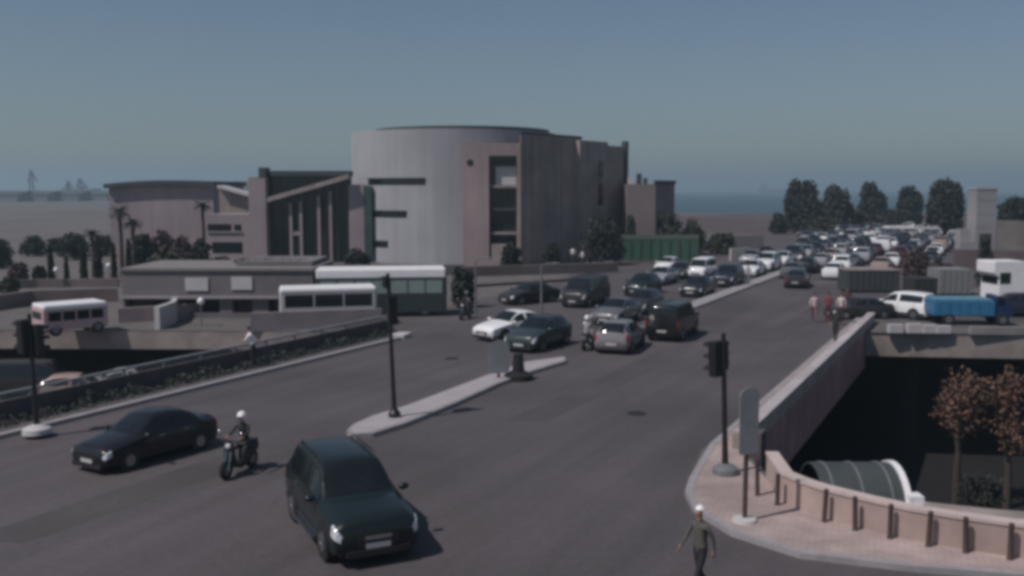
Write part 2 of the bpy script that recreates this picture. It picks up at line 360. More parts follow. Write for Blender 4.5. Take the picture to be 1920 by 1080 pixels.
# ------------------------------------------------------------------ walls and railings
def t_parapet():
    r = empty("parapet_wall", (*W(44, TR), 0)); inv = Vector((-W(44, TR)[0], -W(44, TR)[1], 0))
    def f(b):
        vwall(b, W(29.6, TR), W(62.5, TR), 0.34, 0.0, 0.52, M['parapet'])
        vwall(b, W(29.3, TR + .03), W(29.6, TR + .03), 0.42, 0.0, 0.6, M['fascia2'])
    o = part("wall", r, f); o.location = inv
    def g_(b): vwall(b, W(29.6, TR + .03), W(62.5, TR + .03), 0.42, 0.522, 0.6, mat('pale_coping', (0.42, 0.385, 0.39), .9, .12, 1.5, big=.3))
    o = part("coping", r, g_); o.location = inv
    tag(r, "long straight low concrete parapet between the avenue and the dark underpass", "wall")
t_parapet()
pe = W(29.25, TR + .28); pe_o = bevel(part('end_pier', None, lambda b: b.box(-.32, .32, -.3, .3, -2.0, .78, mat('pier_dark', (0.09, 0.075, 0.08), .9))), .02); pe_o.location = (*pe, 0); pe_o.rotation_euler.z = AV; tag(pe_o, 'dark concrete pier closing the near end of the long parapet', 'pier')
def t_frontwall():
    pts = wall_front; r = empty("low_wall", (*pts[4], 0)); inv = (-pts[4][0], -pts[4][1], 0)
    mid = offs(pts, 0.28)
    def f(b):
        for i in range(len(pts) - 1): b.prism([pts[i], pts[i + 1], mid[i + 1], mid[i]], 0.0, 0.8, M['parapet'])
    o = part("wall", r, f); o.location = inv
    a = offs(pts, -0.03); c = offs(pts, 0.31)
    def g_(b):
        for i in range(len(pts) - 1): b.prism([a[i], a[i + 1], c[i + 1], c[i]], 0.802, 0.88, mat("coping_stone", (0.52, 0.43, 0.40), 0.85, 0.1, 2.0))
    o = part("coping", r, g_); o.location = inv
    tag(r, "curved low pinkish concrete wall edging the corner pavement", "wall")
t_frontwall()
def bollards():
    xs = [1420, 1457, 1545, 1603, 1668, 1740, 1810, 1893]; ys = [938, 956, 988, 1004, 1020, 1035, 1047, 1060]
    wd = ["tallest, nearest the sign pole", "second from the sign pole", "third from the sign pole", "fourth from the sign pole", "fifth from the sign pole, darkest", "sixth from the sign pole", "seventh from the sign pole", "at the right edge of the picture"]
    for i, (x, y) in enumerate(zip(xs, ys)):
        p = P(x, y); h = 0.98 if i == 0 else 0.8
        def f(b): b.lathe([(0.075, 0), (0.06, 0.05), (0.055, h - .06), (0.06, h - .05), (0.05, h)], M['rust'], 12)
        o = part("bollard", None, f, 40); o.location = (p[0], p[1], 0.13); o.rotation_euler = (0, radians(-2 + i % 3 * 2), 0)
        tag(o, "thin brown post before the curved low wall, " + wd[i], "bollard", "posts along the curved wall")
bollards()
def t_railing():
    s0, s1, t = -10, 45.5, -30.35; base = W(20, t); r = empty("railing", (*base, 0), AV); n = int((s1 - s0) / 2.0)
    L0, L1 = s0 - 20, s1 - 20
    tag(r, "grey metal railing on a dark plinth along the left side of the avenue", "railing")
    part("plinth", r, lambda b: b.box(L0, L1, -0.14, 0.14, 0.0, 0.8, mat("plinth_concrete", (0.075, 0.066, 0.07), 0.9, 0.25, 1.0)))
    bevel(part("top_rail", r, lambda b: b.box(L0, L1, -0.06, 0.06, 1.0, 1.1, M['rail'])), 0.02)
    part("mid_rail", r, lambda b: b.box(L0, L1, -0.025, 0.025, 0.9, 0.93, M['rail']))
    for i in range(n + 1):
        x = L0 + .05 + (L1 - L0 - .1) * i / n
        part("post", r, lambda b: b.box(x - .045, x + .045, -0.045, 0.045, 0.802, 0.998, M['rail']))
t_railing()
# hedge behind the railing
def leaf_cloud(b, n, fn, size, m):
    for _ in range(n):
        p = fn()
        a = Vector((random.gauss(0, 1), random.gauss(0, 1), random.gauss(0, 1))).normalized(); c = a.orthogonal().normalized(); d = a.cross(c)
        q = random.uniform(0, pi); u = c * cos(q) + d * sin(q); v = a.cross(u); sz = size * random.uniform(0.6, 1.35)
        p = Vector(p); b.add([p - u * sz, p - v * sz * .55, p + u * sz, p + v * sz * .55], [(0, 1, 2, 3)], m)
def t_hedge():
    b = MB(); random.seed(11)
    def fn():
        s = random.uniform(-8, 45); t = -30.0 + random.uniform(-0.12, 0.3); z = 0.12 + random.random() ** 1.6 * (0.36 + .14 * sin(s * 1.3) + .1 * sin(s * 3.1))
        x, y = W(s, t + .25); return (x, y, z)
    leaf_cloud(b, 7000, fn, 0.07, M['hedge'])
    o = b.obj("planting_strip"); tag(o, "dark ragged planting strip at the foot of the left railing", "planting", kind='stuff')
t_hedge()

# ------------------------------------------------------------------ traffic lights, signs
def signal_head(parent, z, n=3, yoff=0.0, size=1.0, rz=0, xo=0.0):
    h = part("signal_head", parent, lambda b: b.box(-.12 * size, .12 * size, -.15 * size, .15 * size, 0, .3 * n * size, M['black']))
    h.location = (xo, yoff, z); h.rotation_euler.z = rz; bevel(h, 0.03)
    for k in range(n):
        zc = (.15 + .3 * (n - 1 - k)) * size
        v = MB(); ms = [M['tail'], M['amber'], M['grn']][k % 3]
        v.tube([(.121 * size, 0, zc), (.14 * size, 0, zc)], .095 * size, ms, 14); v.obj("lens", h, 40)
        v = MB(); R = .115 * size
        for j in range(9):
            a0 = pi * j / 9; a1 = pi * (j + 1) / 9
            v.add([(.12 * size, R * cos(a0), zc + R * sin(a0)), (.32 * size, R * cos(a0), zc + R * sin(a0) * .9), (.32 * size, R * cos(a1), zc + R * sin(a1) * .9), (.12 * size, R * cos(a1), zc + R * sin(a1))], [(0, 1, 2, 3)], M['black'])
        v.obj("visor", h)
    return h
def traffic_light(px, py, H, label, heads, base_m, lean=(0, -0.03), br=0.28, pr_=0.075, bz=0.15):
    p = P(px, py, bz); r = empty("traffic_light", (p[0], p[1], bz)); tag(r, label, "traffic light", "traffic lights of the junction")
    part("base", r, lambda b: b.lathe([(br * 1.1, 0), (br * 1.05, .16), (br * .8, .22), (0.12, .3)], base_m, 14), 35)
    pole = part("pole", r, lambda b: b.tube([(0, 0, .2), (0, 0, 1.2), (0, 0, H)], [pr_ * 1.25, pr_, pr_ * .8], M['black'], 12), 40)
    for (z, n, yo, sz, rz, xo) in heads:
        signal_head(r, z, n, yo, sz, rz, xo)
    r.rotation_euler = (0, lean[1], 0); return r
traffic_light(740, 782, 5.0, "tall black traffic light standing on the median island", [(3.2, 3, 0.24, 1.1, radians(110), 0.06), (4.5, 2, 0.0, .7, radians(150), -0.08)], M['black'], lean=(0, -.035), br=.2)
traffic_light(1360, 888, 3.95, "black traffic light on the corner pavement above the underpass", [(2.75, 3, .0, 1.1, radians(125), -.22), (2.9, 3, .2, .9, radians(60), .02)], M['greymetal'], lean=(0, -.035), br=.34, bz=0.13)
traffic_light(70, 812, 3.9, "dark traffic light on a white base beside the left railing", [(2.6, 3, .0, 1.25, radians(150), -.2), (2.55, 3, .1, 1.1, radians(60), .18)], M['offw'], lean=(0, -.02), br=.42, bz=0.13)
def sign(px, py, H, zb, wd, label, rz, bz=.13, base=True):
    p = P(px, py, bz); r = empty("road_sign", (p[0], p[1], bz), rz); tag(r, label, "road sign")
    part("pole", r, lambda b: b.tube([(0, 0, 0), (0, 0, H)], .06, M['rust'], 10), 40)
    if base: part("base", r, lambda b: b.lathe([(.3, 0), (.28, .07), (.1, .1)], M['offw'], 14), 30)
    rr = wd / 2; prof = [(-rr, zb + .1), (-rr * .8, zb), (rr * .8, zb), (rr, zb + .1)] + [(rr * cos(a * pi / 10), H + .1 - rr * .7 + rr * .7 * sin(a * pi / 10)) for a in range(0, 11)]
    o = part("sign_panel", r, lambda b: b.prism(prof, .065, .085, mat("sign_back", (0.3, 0.3, 0.31), .6))); o.rotation_euler.x = pi / 2
    part("frame", r, lambda b: [b.box(-wd / 2, wd / 2, -.064, -.058, z, z + .05, M['rail']) for z in (zb + .15, (zb + H) / 2, H - .1)])
    return r
sign(1396, 977, 3.15, 1.65, 0.56, "grey sign board seen from behind on a brown pole at the pavement corner", radians(25))
sign(935, 708, 1.5, .2, .9, "grey sign board standing at the far end of the median island", radians(20), bz=.16, base=False)
# black post with rubber base at the median end
p = P(972, 712); r = empty("barrier_post", (p[0], p[1], 0)); tag(r, "squat black post on a heavy round base beside the median island", "post")
part("base", r, lambda b: b.lathe([(.62, 0), (.6, .22), (.35, .36)], M['tyre'], 18), 35)
part("post", r, lambda b: b.tube([(0, 0, .3), (0, 0, 1.1)], [.28, .2], M['black'], 14), 40)

# ------------------------------------------------------------------ cars
# rows: x, z bottom, z belt, z top, half width belt, half width top
SHAPES = dict(
    sedan=dict(L=4.5, rows=[(2.25, .34, .5, .58, .70, .6), (2.17, .2, .62, .72, .82, .68), (1.9, .18, .72, .82, .87, .72), (1.3, .18, .82, .93, .88, .74), (0.95, .18, .88, .98, .885, .73), (0.55, .18, .92, 1.22, .885, .65), (0.15, .18, .93, 1.42, .885, .58), (-.55, .18, .94, 1.45, .885, .585), (-1.15, .18, .95, 1.32, .88, .6), (-1.6, .18, .95, 1.07, .87, .66), (-1.95, .2, .9, 1.02, .86, .68), (-2.18, .22, .85, .98, .82, .66), (-2.25, .36, .6, .7, .74, .6)],
               fs=(4.08, 5.95), rs=(7.75, 8.95), side=(4.35, 8.85), seams=(4.7, 6.6, 8.2), wx=(1.38, -1.38), r=.32),
    hatch=dict(L=4.1, rows=[(2.05, .34, .5, .58, .68, .58), (1.98, .2, .64, .74, .8, .66), (1.7, .18, .76, .86, .85, .7), (1.2, .18, .86, .97, .86, .72), (0.9, .18, .92, 1.02, .865, .7), (0.5, .18, .95, 1.28, .865, .63), (0.1, .18, .96, 1.46, .865, .58), (-.6, .18, .97, 1.5, .865, .585), (-1.3, .18, .98, 1.45, .86, .58), (-1.75, .2, .98, 1.25, .85, .58), (-1.95, .22, .9, 1.0, .83, .62), (-2.05, .36, .6, .7, .76, .6)],
               fs=(4.08, 5.95), rs=(8.15, 9.8), side=(4.35, 8.9), seams=(4.7, 6.6, 8.0), wx=(1.25, -1.25), r=.31),
    suv=dict(L=4.65, rows=[(2.32, .42, .62, .76, .74, .64), (2.25, .26, .8, .92, .88, .74), (1.95, .24, .92, 1.03, .93, .78), (1.35, .24, 1.0, 1.11, .94, .8), (1.0, .24, 1.06, 1.16, .945, .78), (0.6, .24, 1.09, 1.46, .945, .72), (0.25, .24, 1.1, 1.72, .945, .66), (-.6, .24, 1.11, 1.78, .945, .67), (-1.5, .24, 1.12, 1.76, .94, .665), (-2.0, .26, 1.12, 1.68, .93, .65), (-2.22, .28, 1.08, 1.25, .91, .68), (-2.32, .42, .7, .85, .84, .7)],
             fs=(4.08, 5.95), rs=(9.05, 9.85), side=(4.35, 8.9), seams=(4.7, 6.6, 7.9), wx=(1.42, -1.4), r=.38),
    van=dict(L=4.9, rows=[(2.45, .42, .62, .76, .74, .66), (2.38, .26, .85, .98, .88, .76), (2.1, .24, .98, 1.1, .93, .8), (1.8, .24, 1.06, 1.2, .94, .8), (1.5, .24, 1.1, 1.45, .945, .78), (1.05, .24, 1.12, 1.9, .945, .74), (0.4, .24, 1.13, 1.98, .945, .76), (-.6, .24, 1.13, 2.0, .945, .77), (-1.6, .24, 1.13, 2.0, .945, .77), (-2.25, .26, 1.13, 1.96, .94, .76), (-2.4, .28, 1.1, 1.6, .93, .78), (-2.45, .42, .7, .95, .88, .8)],
             fs=(3.08, 4.95), rs=(9.06, 9.8), side=(3.6, 8.9), seams=(4.3, 5.9, 7.6), wx=(1.6, -1.5), r=.36),
)
def catmull(a, b, c, d, t): return 0.5 * ((2 * b) + (-a + c) * t + (2 * a - 5 * b + 4 * c - d) * t * t + (-a + 3 * b - 3 * c + d) * t ** 3)
def row_at(rows, u):
    i = min(int(u), len(rows) - 2); t = u - i
    g = lambda k: rows[max(0, min(len(rows) - 1, k))]
    if i == 0 or i >= len(rows) - 2: return tuple(g(i)[k] * (1 - t) + g(i + 1)[k] * t for k in range(6))
    r = [catmull(g(i - 1)[k], g(i)[k], g(i + 1)[k], g(i + 2)[k], t) for k in range(6)]
    lo = [min(g(i)[k], g(i + 1)[k]) for k in range(6)]; hi = [max(g(i)[k], g(i + 1)[k]) for k in range(6)]
    return tuple(max(lo[k] - .01, min(hi[k] + .01, r[k])) for k in range(6))
def ring(r):
    x, zb, zl, zt, wb, wt = r
    return [(0, zb), (wb * .82, zb), (wb * .97, zb + .1), (wb, zb + (zl - zb) * .55), (wb * .965, zl), (wt, zt - .045), (wt * .86, zt), (wt * .4, zt + .014), (0, zt + .02)]
def S(rows, u, v, sg=1):
    rg = ring(row_at(rows, u)); i = min(int(v), len(rg) - 2); t = v - i
    return Vector((row_at(rows, u)[0], sg * (rg[i][0] * (1 - t) + rg[i + 1][0] * t), rg[i][1] * (1 - t) + rg[i + 1][1] * t))
def usteps(a, b, n=4):
    r = [a]; k = math.floor(a * n + 1e-6) + 1
    while k / n < b - 1e-6: r.append(k / n); k += 1
    return r + [b]
def patch(b, rows, u0, u1, v0, v1, m, off=.008, both=False, sg=1):
    us = usteps(u0, u1); vs = usteps(v0, v1, 1)
    if both:
        cols = [(v, 1) for v in vs] + [(v, -1) for v in reversed(vs[:-1])]
    else: cols = [(v, sg) for v in vs]
    G = []
    for u in us:
        for v, s_ in cols:
            p = S(rows, u, v, s_); e = .01
            du = S(rows, min(u + e, len(rows) - 1.001), v, s_) - S(rows, max(u - e, 0), v, s_); dv = S(rows, u, min(v + e, 7.999), s_) - S(rows, u, max(v - e, 0), s_)
            n = du.cross(dv)
            if n.length < 1e-9: n = Vector((0, 0, 1))
            n.normalize()
            c = Vector((p.x * .6, 0, .6))
            if n.dot(p - c) < 0: n = -n
            G.append(p + n * off)
    k = len(cols); fs = [(i * k + j, i * k + j + 1, (i + 1) * k + j + 1, (i + 1) * k + j) for i in range(len(us) - 1) for j in range(k - 1)]
    b.add(G, fs, m)
def body_mesh(sh, paint, b=None, n=4, detail=True):
    rows = sh['rows']; b = b or MB(); us = usteps(0, len(rows) - 1, n); k = 9
    vs = []; fs = []
    for u in us:
        rg = ring(row_at(rows, u)); x = row_at(rows, u)[0]
        vs += [(x, y, z) for y, z in rg] + [(x, -y, z) for y, z in reversed(rg[1:-1])]
    N = 16
    for i in range(len(us) - 1):
        for j in range(N): fs.append((i * N + j, (i + 1) * N + j, (i + 1) * N + (j + 1) % N, i * N + (j + 1) % N))
    fs.append(tuple(range(N))); fs.append(tuple((len(us) - 1) * N + j for j in reversed(range(N))))
    b.add(vs, fs, paint)
    wb = .89 if sh['rows'][4][4] < .9 else .945
    for wx in sh['wx']:
        for sg in (1, -1): b.tube([(wx, sg * wb * .8, sh['r']), (wx, sg * (wb + .004), sh['r'])], sh['r'] + .055, M['trim'], 18)
    if detail:
        for u in sh['seams']:
            for sg in (1, -1): patch(b, rows, u, u + .025, 2.1, 4.0, M['trim'], .004, sg=sg)
        for sg in (1, -1): patch(b, rows, 1.2, len(rows) - 2.2, 2.0, 2.35, M['trim'], .01, sg=sg)
    return b
def make_car(kind, paint, extras=False):
    sh = SHAPES[kind]; rows = sh['rows']; L = sh['L'] / 2; nr = len(rows) - 1
    r = empty(kind_name(kind)); wb = max(q[4] for q in rows)
    body_mesh(sh, paint).obj("body", r, 38)
    part("windscreen", r, lambda b: patch(b, rows, sh['fs'][0], sh['fs'][1], 5.25, 8, M['glass'], .01, both=True), 40)
    part("rear_window", r, lambda b: patch(b, rows, sh['rs'][0], sh['rs'][1], 5.3, 8, M['glass'], .01, both=True), 40)
    sm = sh['seams']
    for sg in (1, -1):
        for (a, c) in ((sh['side'][0], sm[1] - .12), (sm[1] + .1, sh['side'][1])):
            part("side_window", r, lambda b: patch(b, rows, a, c, 4.12, 4.86, M['glass'], .01, sg=sg), 40)
        part("headlight", r, lambda b: patch(b, rows, .35, 1.75, 3.35, 4.3, M['lamp'], .012, sg=sg), 40)
        part("tail_light", r, lambda b: patch(b, rows, nr - 1.5, nr - .35, 3.3, 4.4, M['tail'], .012, sg=sg), 40)
        mr = MB(); zc = rows[4][2] + .1; mr.ball((rows[4][0] - .15, sg * (wb + .1), zc), (.09, .13, .08), paint, 8); mr.obj("wing_mirror", r, 50)
    zf = rows[0][1]
    part("grille", r, lambda b: b.box(L - .005, L + .02, -.42, .42, zf + .03, rows[0][2] + .02, M['trim']))
    part("number_plate", r, lambda b: b.box(L + .021, L + .03, -.26, .26, zf - .01, zf + .1, M['offw']))
    part("number_plate", r, lambda b: b.box(-L - .02, -L - .005, -.26, .26, zf + .12, zf + .23, M['offw']))
    part("bumper", r, lambda b: b.box(L - .1, L + .05, -.66, .66, zf - .16, zf - .03, M['trim']))
    for wx in sh['wx']:
        for sg in (1, -1):
            R = sh['r']; wv = MB()
            prof = [(R * .6, -.1), (R * .93, -.11), (R, -.07), (R, .07), (R * .93, .11), (R * .6, .1)]
            wv.lathe(prof, M['tyre'], 20, Matrix.Rotation(pi / 2, 4, 'X')); wo = wv.obj("wheel", r, 40); wo.location = (wx, sg * (wb - .1), R)
            rv = MB(); rv.tube([(0, sg * .06, 0), (0, sg * .118, 0)], R * .56, M['rim'], 14)
            for q in range(5): a = 2 * pi * q / 5; rv.box(-.02, .02, min(sg * .11, sg * .13), max(sg * .11, sg * .13), .04, R * .54, M['chrome'], Matrix.Rotation(a, 4, 'Y'))
            rv.obj("rim", wo)
    if extras:
        for sg in (1, -1):
            for u in (6.0, 7.4):
                p = S(rows, u, 3.75, sg); part("door_handle", r, lambda b: b.box(p.x - .1, p.x + .1, min(p.y, p.y + sg * .035), max(p.y, p.y + sg * .035), p.z - .015, p.z + .02, M['chrome']))
        part("wiper", r, lambda b: b.tube([tuple(S(rows, 4.15, 7, 1) + Vector((.0, 0, .03))), tuple(S(rows, 4.9, 7.8, 1) + Vector((.02, 0, .03)))], .012, M['trim'], 5))
    return r
def kind_name(k): return dict(sedan="saloon_car", hatch="hatchback_car", suv="suv_car", van="passenger_van")[k]
TEMPL = {}
def place_car(kind, x, y, rz, paint, label, group=None, z=0.004, scale=1.0):
    if kind not in TEMPL: TEMPL[kind] = o = make_car(kind, PAINT[paint])
    else: o = copy_tree(TEMPL[kind])
    o.location = (x, y, z); o.rotation_euler.z = rz; o.scale = (scale,) * 3
    for ch in o.children:
        if ch.name.split('.')[0] in ('body', 'wing_mirror'):
            ch.material_slots[0].link = 'OBJECT'; ch.material_slots[0].material = PAINT[paint]
    cat = dict(sedan="car", hatch="car", suv="car", van="van")[kind]
    tag(o, label, cat, group); return o
# the big black SUV in front
fw = (.43, -.90); rzS = atan2(fw[1], fw[0]); c = P(710, 1062); cx, cy = c[0] - fw[0] * 2.33, c[1] - fw[1] * 2.33
suv = make_car('suv', PAINT['darkgreen'], True); suv.location = (cx, cy, .004); suv.rotation_euler.z = rzS; suv.scale = (1.0, 1.04, 1.04)
tag(suv, "big glossy black four-wheel drive in the foreground with roof rails and side steps", "car")
for sg in (1, -1):
    part("side_step", suv, lambda b: b.box(-.95, .95, min(sg * .9, sg * 1.06), max(sg * .9, sg * 1.06), .3, .36, M['chrome']))
    part("roof_rail", suv, lambda b: b.tube([(.1, sg * .6, 1.72), (.0, sg * .62, 1.82), (-1.6, sg * .62, 1.82), (-1.75, sg * .6, 1.74)], .022, M['trim'], 8))
part("front_badge", suv, lambda b: b.box(2.33, 2.36, -.28, .28, .60, .68, M['chrome']))
sed = make_car('sedan', PAINT['black'], True); fs_ = (-.52, -.855); p = P(306, 858); sed.scale = (.92, .95, .95); sed.location = (p[0] - .5, p[1] + .15, .004); sed.rotation_euler.z = atan2(fs_[1], fs_[0])
tag(sed, "black saloon car driving beside the left kerb", "car")
TEMPL['sedan'] = sed_t = None
del TEMPL['sedan']
TO = AV + pi
GQ = "cars queuing on the avenue"
def px_car(kind, px, py, toward, paint, label, z=0.004, yaw=0.0, back=None, sc=1.0):
    "place by the middle of the end of the car that faces the camera"
    p = P(px, py); L = SHAPES[kind]['L'] / 2 * sc; a = AV + yaw
    x, y = p[0] + cos(a) * L, p[1] + sin(a) * L
    return place_car(kind, x, y, a + (pi if toward else 0), paint, label, GQ, z, sc)
px_car('sedan', 903, 640, True, 'white', "white saloon car with open-looking dark windows leading the oncoming queue", yaw=.1 - .45)
px_car('hatch', 972, 662, True, 'teal', "dark grey-green car at the head of the queue beside the median island", yaw=-.05, sc=1.05)
px_car('hatch', 1145, 666, False, 'pewter', "silver grey hatchback driving away beside a scooter", yaw=.12, sc=1.02)
px_car('van', 1240, 642, False, 'black', "boxy black van driving away right of the silver grey hatchback", yaw=.04, sc=.97)
px_car('sedan', 1130, 612, True, 'grey', "mid grey saloon car facing us behind the scooter rider", yaw=-.03)
px_car('hatch', 1185, 592, True, 'charcoal', "charcoal hatchback facing us behind the black van")
px_car('van', 1072, 578, True, 'charcoal', "long dark van facing us in the queue with one bright headlight")
px_car('sedan', 945, 572, True, 'charcoal', "dark saloon car behind the white saloon car", yaw=-.45)
px_car('hatch', 1188, 556, True, 'darkgreen', "dark green hatchback between the long dark van and the white car", sc=1.05)
px_car('sedan', 1225, 536, True, 'silver', "silver saloon car with pale roof in the oncoming queue")
px_car('sedan', 1293, 558, True, 'black', "black saloon car with a bright lamp beside the median strip")
px_car('suv', 1352, 540, True, 'navy', "navy blue four-wheel drive behind the black saloon at the median strip")
px_car('van', 1303, 524, True, 'white', "white van standing out behind the black saloon car", sc=.9)
px_car('sedan', 1490, 542, False, 'charcoal', "dark saloon car last in the line driving away", yaw=.1)
px_car('hatch', 1240, 512, True, 'white', "small white hatchback left of the white van", sc=.95)
px_car('sedan', 1262, 525, True, 'charcoal', "charcoal saloon left of the white van")
# far jam: one mesh per car
def far_car(kind, paint):
    sh = SHAPES[kind]; b = body_mesh(sh, paint, n=2, detail=False); rows = sh['rows']; sm = sh['seams']
    patch(b, rows, sh['fs'][0], sh['fs'][1], 5.25, 8, M['glass'], .015, both=True); patch(b, rows, sh['rs'][0], sh['rs'][1], 5.3, 8, M['glass'], .015, both=True)
    for sg in (1, -1):
        patch(b, rows, sh['side'][0], sm[1] - .12, 4.12, 4.86, M['glass'], .015, sg=sg); patch(b, rows, sm[1] + .1, sh['side'][1], 4.12, 4.86, M['glass'], .015, sg=sg)
        patch(b, rows, .35, 1.75, 3.35, 4.3, M['lamp'], .015, sg=sg)
        for wx in sh['wx']: b.tube([(wx, sg * .72, sh['r']), (wx, sg * .93, sh['r'])], sh['r'], M['tyre'], 12)
    return b.mesh(kind_name(kind), 38)
FM = {}
random.seed(21)
lane_w = {-37.5: "first", -34.2: "second", -30.9: "third", -27.6: "fourth", -24.3: "fifth", -21.0: "sixth", -17.0: "seventh", -13.7: "eighth", -10.4: "ninth", -7.1: "tenth", -3.6: "eleventh"}
ordw = ["first", "second", "third", "fourth", "fifth", "sixth", "seventh", "eighth", "ninth", "tenth", "eleventh", "twelfth", "thirteenth", "fourteenth", "fifteenth", "sixteenth", "seventeenth", "eighteenth", "nineteenth", "twentieth", "twenty-first", "twenty-second", "twenty-third"]
def project(x, y, z):
    d = y * cT + (CH - z) * sT; return 960 + F * x / d, 540 + F * ((CH - z) * cT - y * sT) / d
for t, ln in lane_w.items():
    s = 90 + random.uniform(0, 4); k = 0
    while s < 232 and k < 22:
        x, y = W(s, t + random.uniform(-.25, .25)); q = project(x, y, 0)
        ok = 1392 < q[0] < 1788 and (q[0] > 1500 or s < 118) and not (t > -11 and s < 100)
        if ok:
            kind = random.choices(['sedan', 'hatch', 'suv', 'van'], [5, 3, 3, 1])[0]
            pc = random.choices(['white', 'silver', 'grey', 'charcoal', 'black', 'maroon', 'beige'], [7, 5, 3, 3, 2, 2, 1])[0]
            key = (kind, pc)
            if key not in FM: FM[key] = far_car(kind, PAINT[pc])
            o = bpy.data.objects.new(kind_name(kind), FM[key]); COL.objects.link(o); o.location = (x, y, .005)
            o.rotation_euler.z = (AV if t > -19 else TO) + random.uniform(-.05, .05)
            tag(o, "%s %s in the distant jam, %s lane from left, %s in line" % (pc, {'sedan': 'saloon', 'hatch': 'hatchback', 'suv': 'four-wheel drive', 'van': 'van'}[kind], ln, ordw[k]), "van" if kind == 'van' else "car", "cars in the distant traffic jam"); k += 1
        s += random.uniform(6.2, 8.6)

# ------------------------------------------------------------------ buses and larger vehicles
def wheel(parent, x, y, R, wd=.24):
    wv = MB(); wv.lathe([(R * .6, -wd / 2), (R * .93, -wd / 2), (R, -wd / 3), (R, wd / 3), (R * .93, wd / 2), (R * .6, wd / 2)], M['tyre'], 20, Matrix.Rotation(pi / 2, 4, 'X'))
    wo = wv.obj("wheel", parent, 40); wo.location = (x, y, R)
    sg = 1 if y > 0 else -1; rv = MB(); rv.tube([(0, sg * wd * .3, 0), (0, sg * wd * .52, 0)], R * .55, M['rim'], 14); rv.obj("rim", wo)
def bus(name, p, q, H, Wd, body_m, roof_m, band_m, zw, label, cat, lower=None, nwin=5):
    "side from p to q in plan (p = left as seen), depth behind it"
    L = dist(p, q); a = atan2(q[1] - p[1], q[0] - p[0]); mx, my = (p[0] + q[0]) / 2, (p[1] + q[1]) / 2
    r = empty(name, (mx - sin(a) * Wd / 2, my + cos(a) * Wd / 2, .006), a); h = L / 2
    bevel(part("body", r, lambda b: b.box(-h, h, -Wd / 2, Wd / 2, .32, H - .1, body_m)), .14, 3)
    bevel(part("roof", r, lambda b: b.box(-h + .05, h - .05, -Wd / 2 - .03, Wd / 2 + .03, H - (.62 if H > 2.6 else .3), H, roof_m)), .1, 2)
    ww = (L - .5) / nwin
    for sg in (-1, 1):
        for k in range(nwin):
            part("side_window", r, lambda b: b.box(-h + .25 + ww * k + .05, -h + .25 + ww * (k + 1) - .05, min(sg * (Wd / 2 - .02), sg * (Wd / 2 + .012)), max(sg * (Wd / 2 - .02), sg * (Wd / 2 + .012)), zw[0], zw[1], band_m))
    part("windscreen", r, lambda b: b.box(h - .03, h + .015, -Wd / 2 + .2, Wd / 2 - .2, zw[0] - .1, zw[1] + .05, M['glass']))
    part("rear_window", r, lambda b: b.box(-h - .015, -h + .03, -Wd / 2 + .25, Wd / 2 - .25, zw[0] + .1, zw[1], M['glass']))
    if lower: part("skirt", r, lambda b: b.box(-h + .1, h - .1, -Wd / 2 - .015, -Wd / 2 + .03, .3, zw[0] - .25, lower))
    for sg in (-1, 1):
        part("headlight", r, lambda b: b.box(h - .02, h + .02, sg * Wd * .36 - .12, sg * Wd * .36 + .12, .6, .78, M['lamp']))
        for x in (-h * .62, h * .66): wheel(r, x, sg * (Wd / 2 - .12), .42 if H > 2.6 else .34)
    tag(r, label, cat); return r
GB = "parked buses"
o = bus("coach_bus", P(592, 597), P(838, 593), 3.05, 2.5, mat("bus_green", (0.03, 0.042, 0.042), .5), M['white'], mat("pale_glass", (0.24, 0.30, 0.285), .35), (1.5, 2.3), "long coach with a bright white roof and pale green windows", "bus", mat("bus_skirt", (0.03, 0.04, 0.04), .5), 7)
bus("minibus", P(525, 616), P(708, 610), 2.3, 2.1, M['offw'], M['white'], M['glass'], (1.2, 1.92), "pale minibus with a white roof parked in front of the coach", "minibus", None, 3)

bus("minibus", P(82, 634), P(205, 622), 1.75, 1.9, mat("pale_pink_paint", (0.52, 0.36, 0.37), .5), M['white'], M['glass'], (.85, 1.35), "pink and white minibus beyond the left railing", "minibus", None, 4)
# cars down in the left underpass
def low_car(kind, px, py, z, paint, rz, label, sc=1.0):
    p = P(px, py, z); return place_car(kind, p[0], p[1], rz, paint, label, None, z + .005, sc)
low_car('hatch', 150, 752, -3.4, 'beige', radians(12), "beige car with pinkish tint in the left underpass mouth")
low_car('sedan', 250, 738, -3.4, 'silver', radians(16), "silver car just visible over the left railing in the underpass")
low_car('van', 60, 742, -3.4, 'charcoal', radians(8), "dark van in the left underpass beside the traffic light pole")
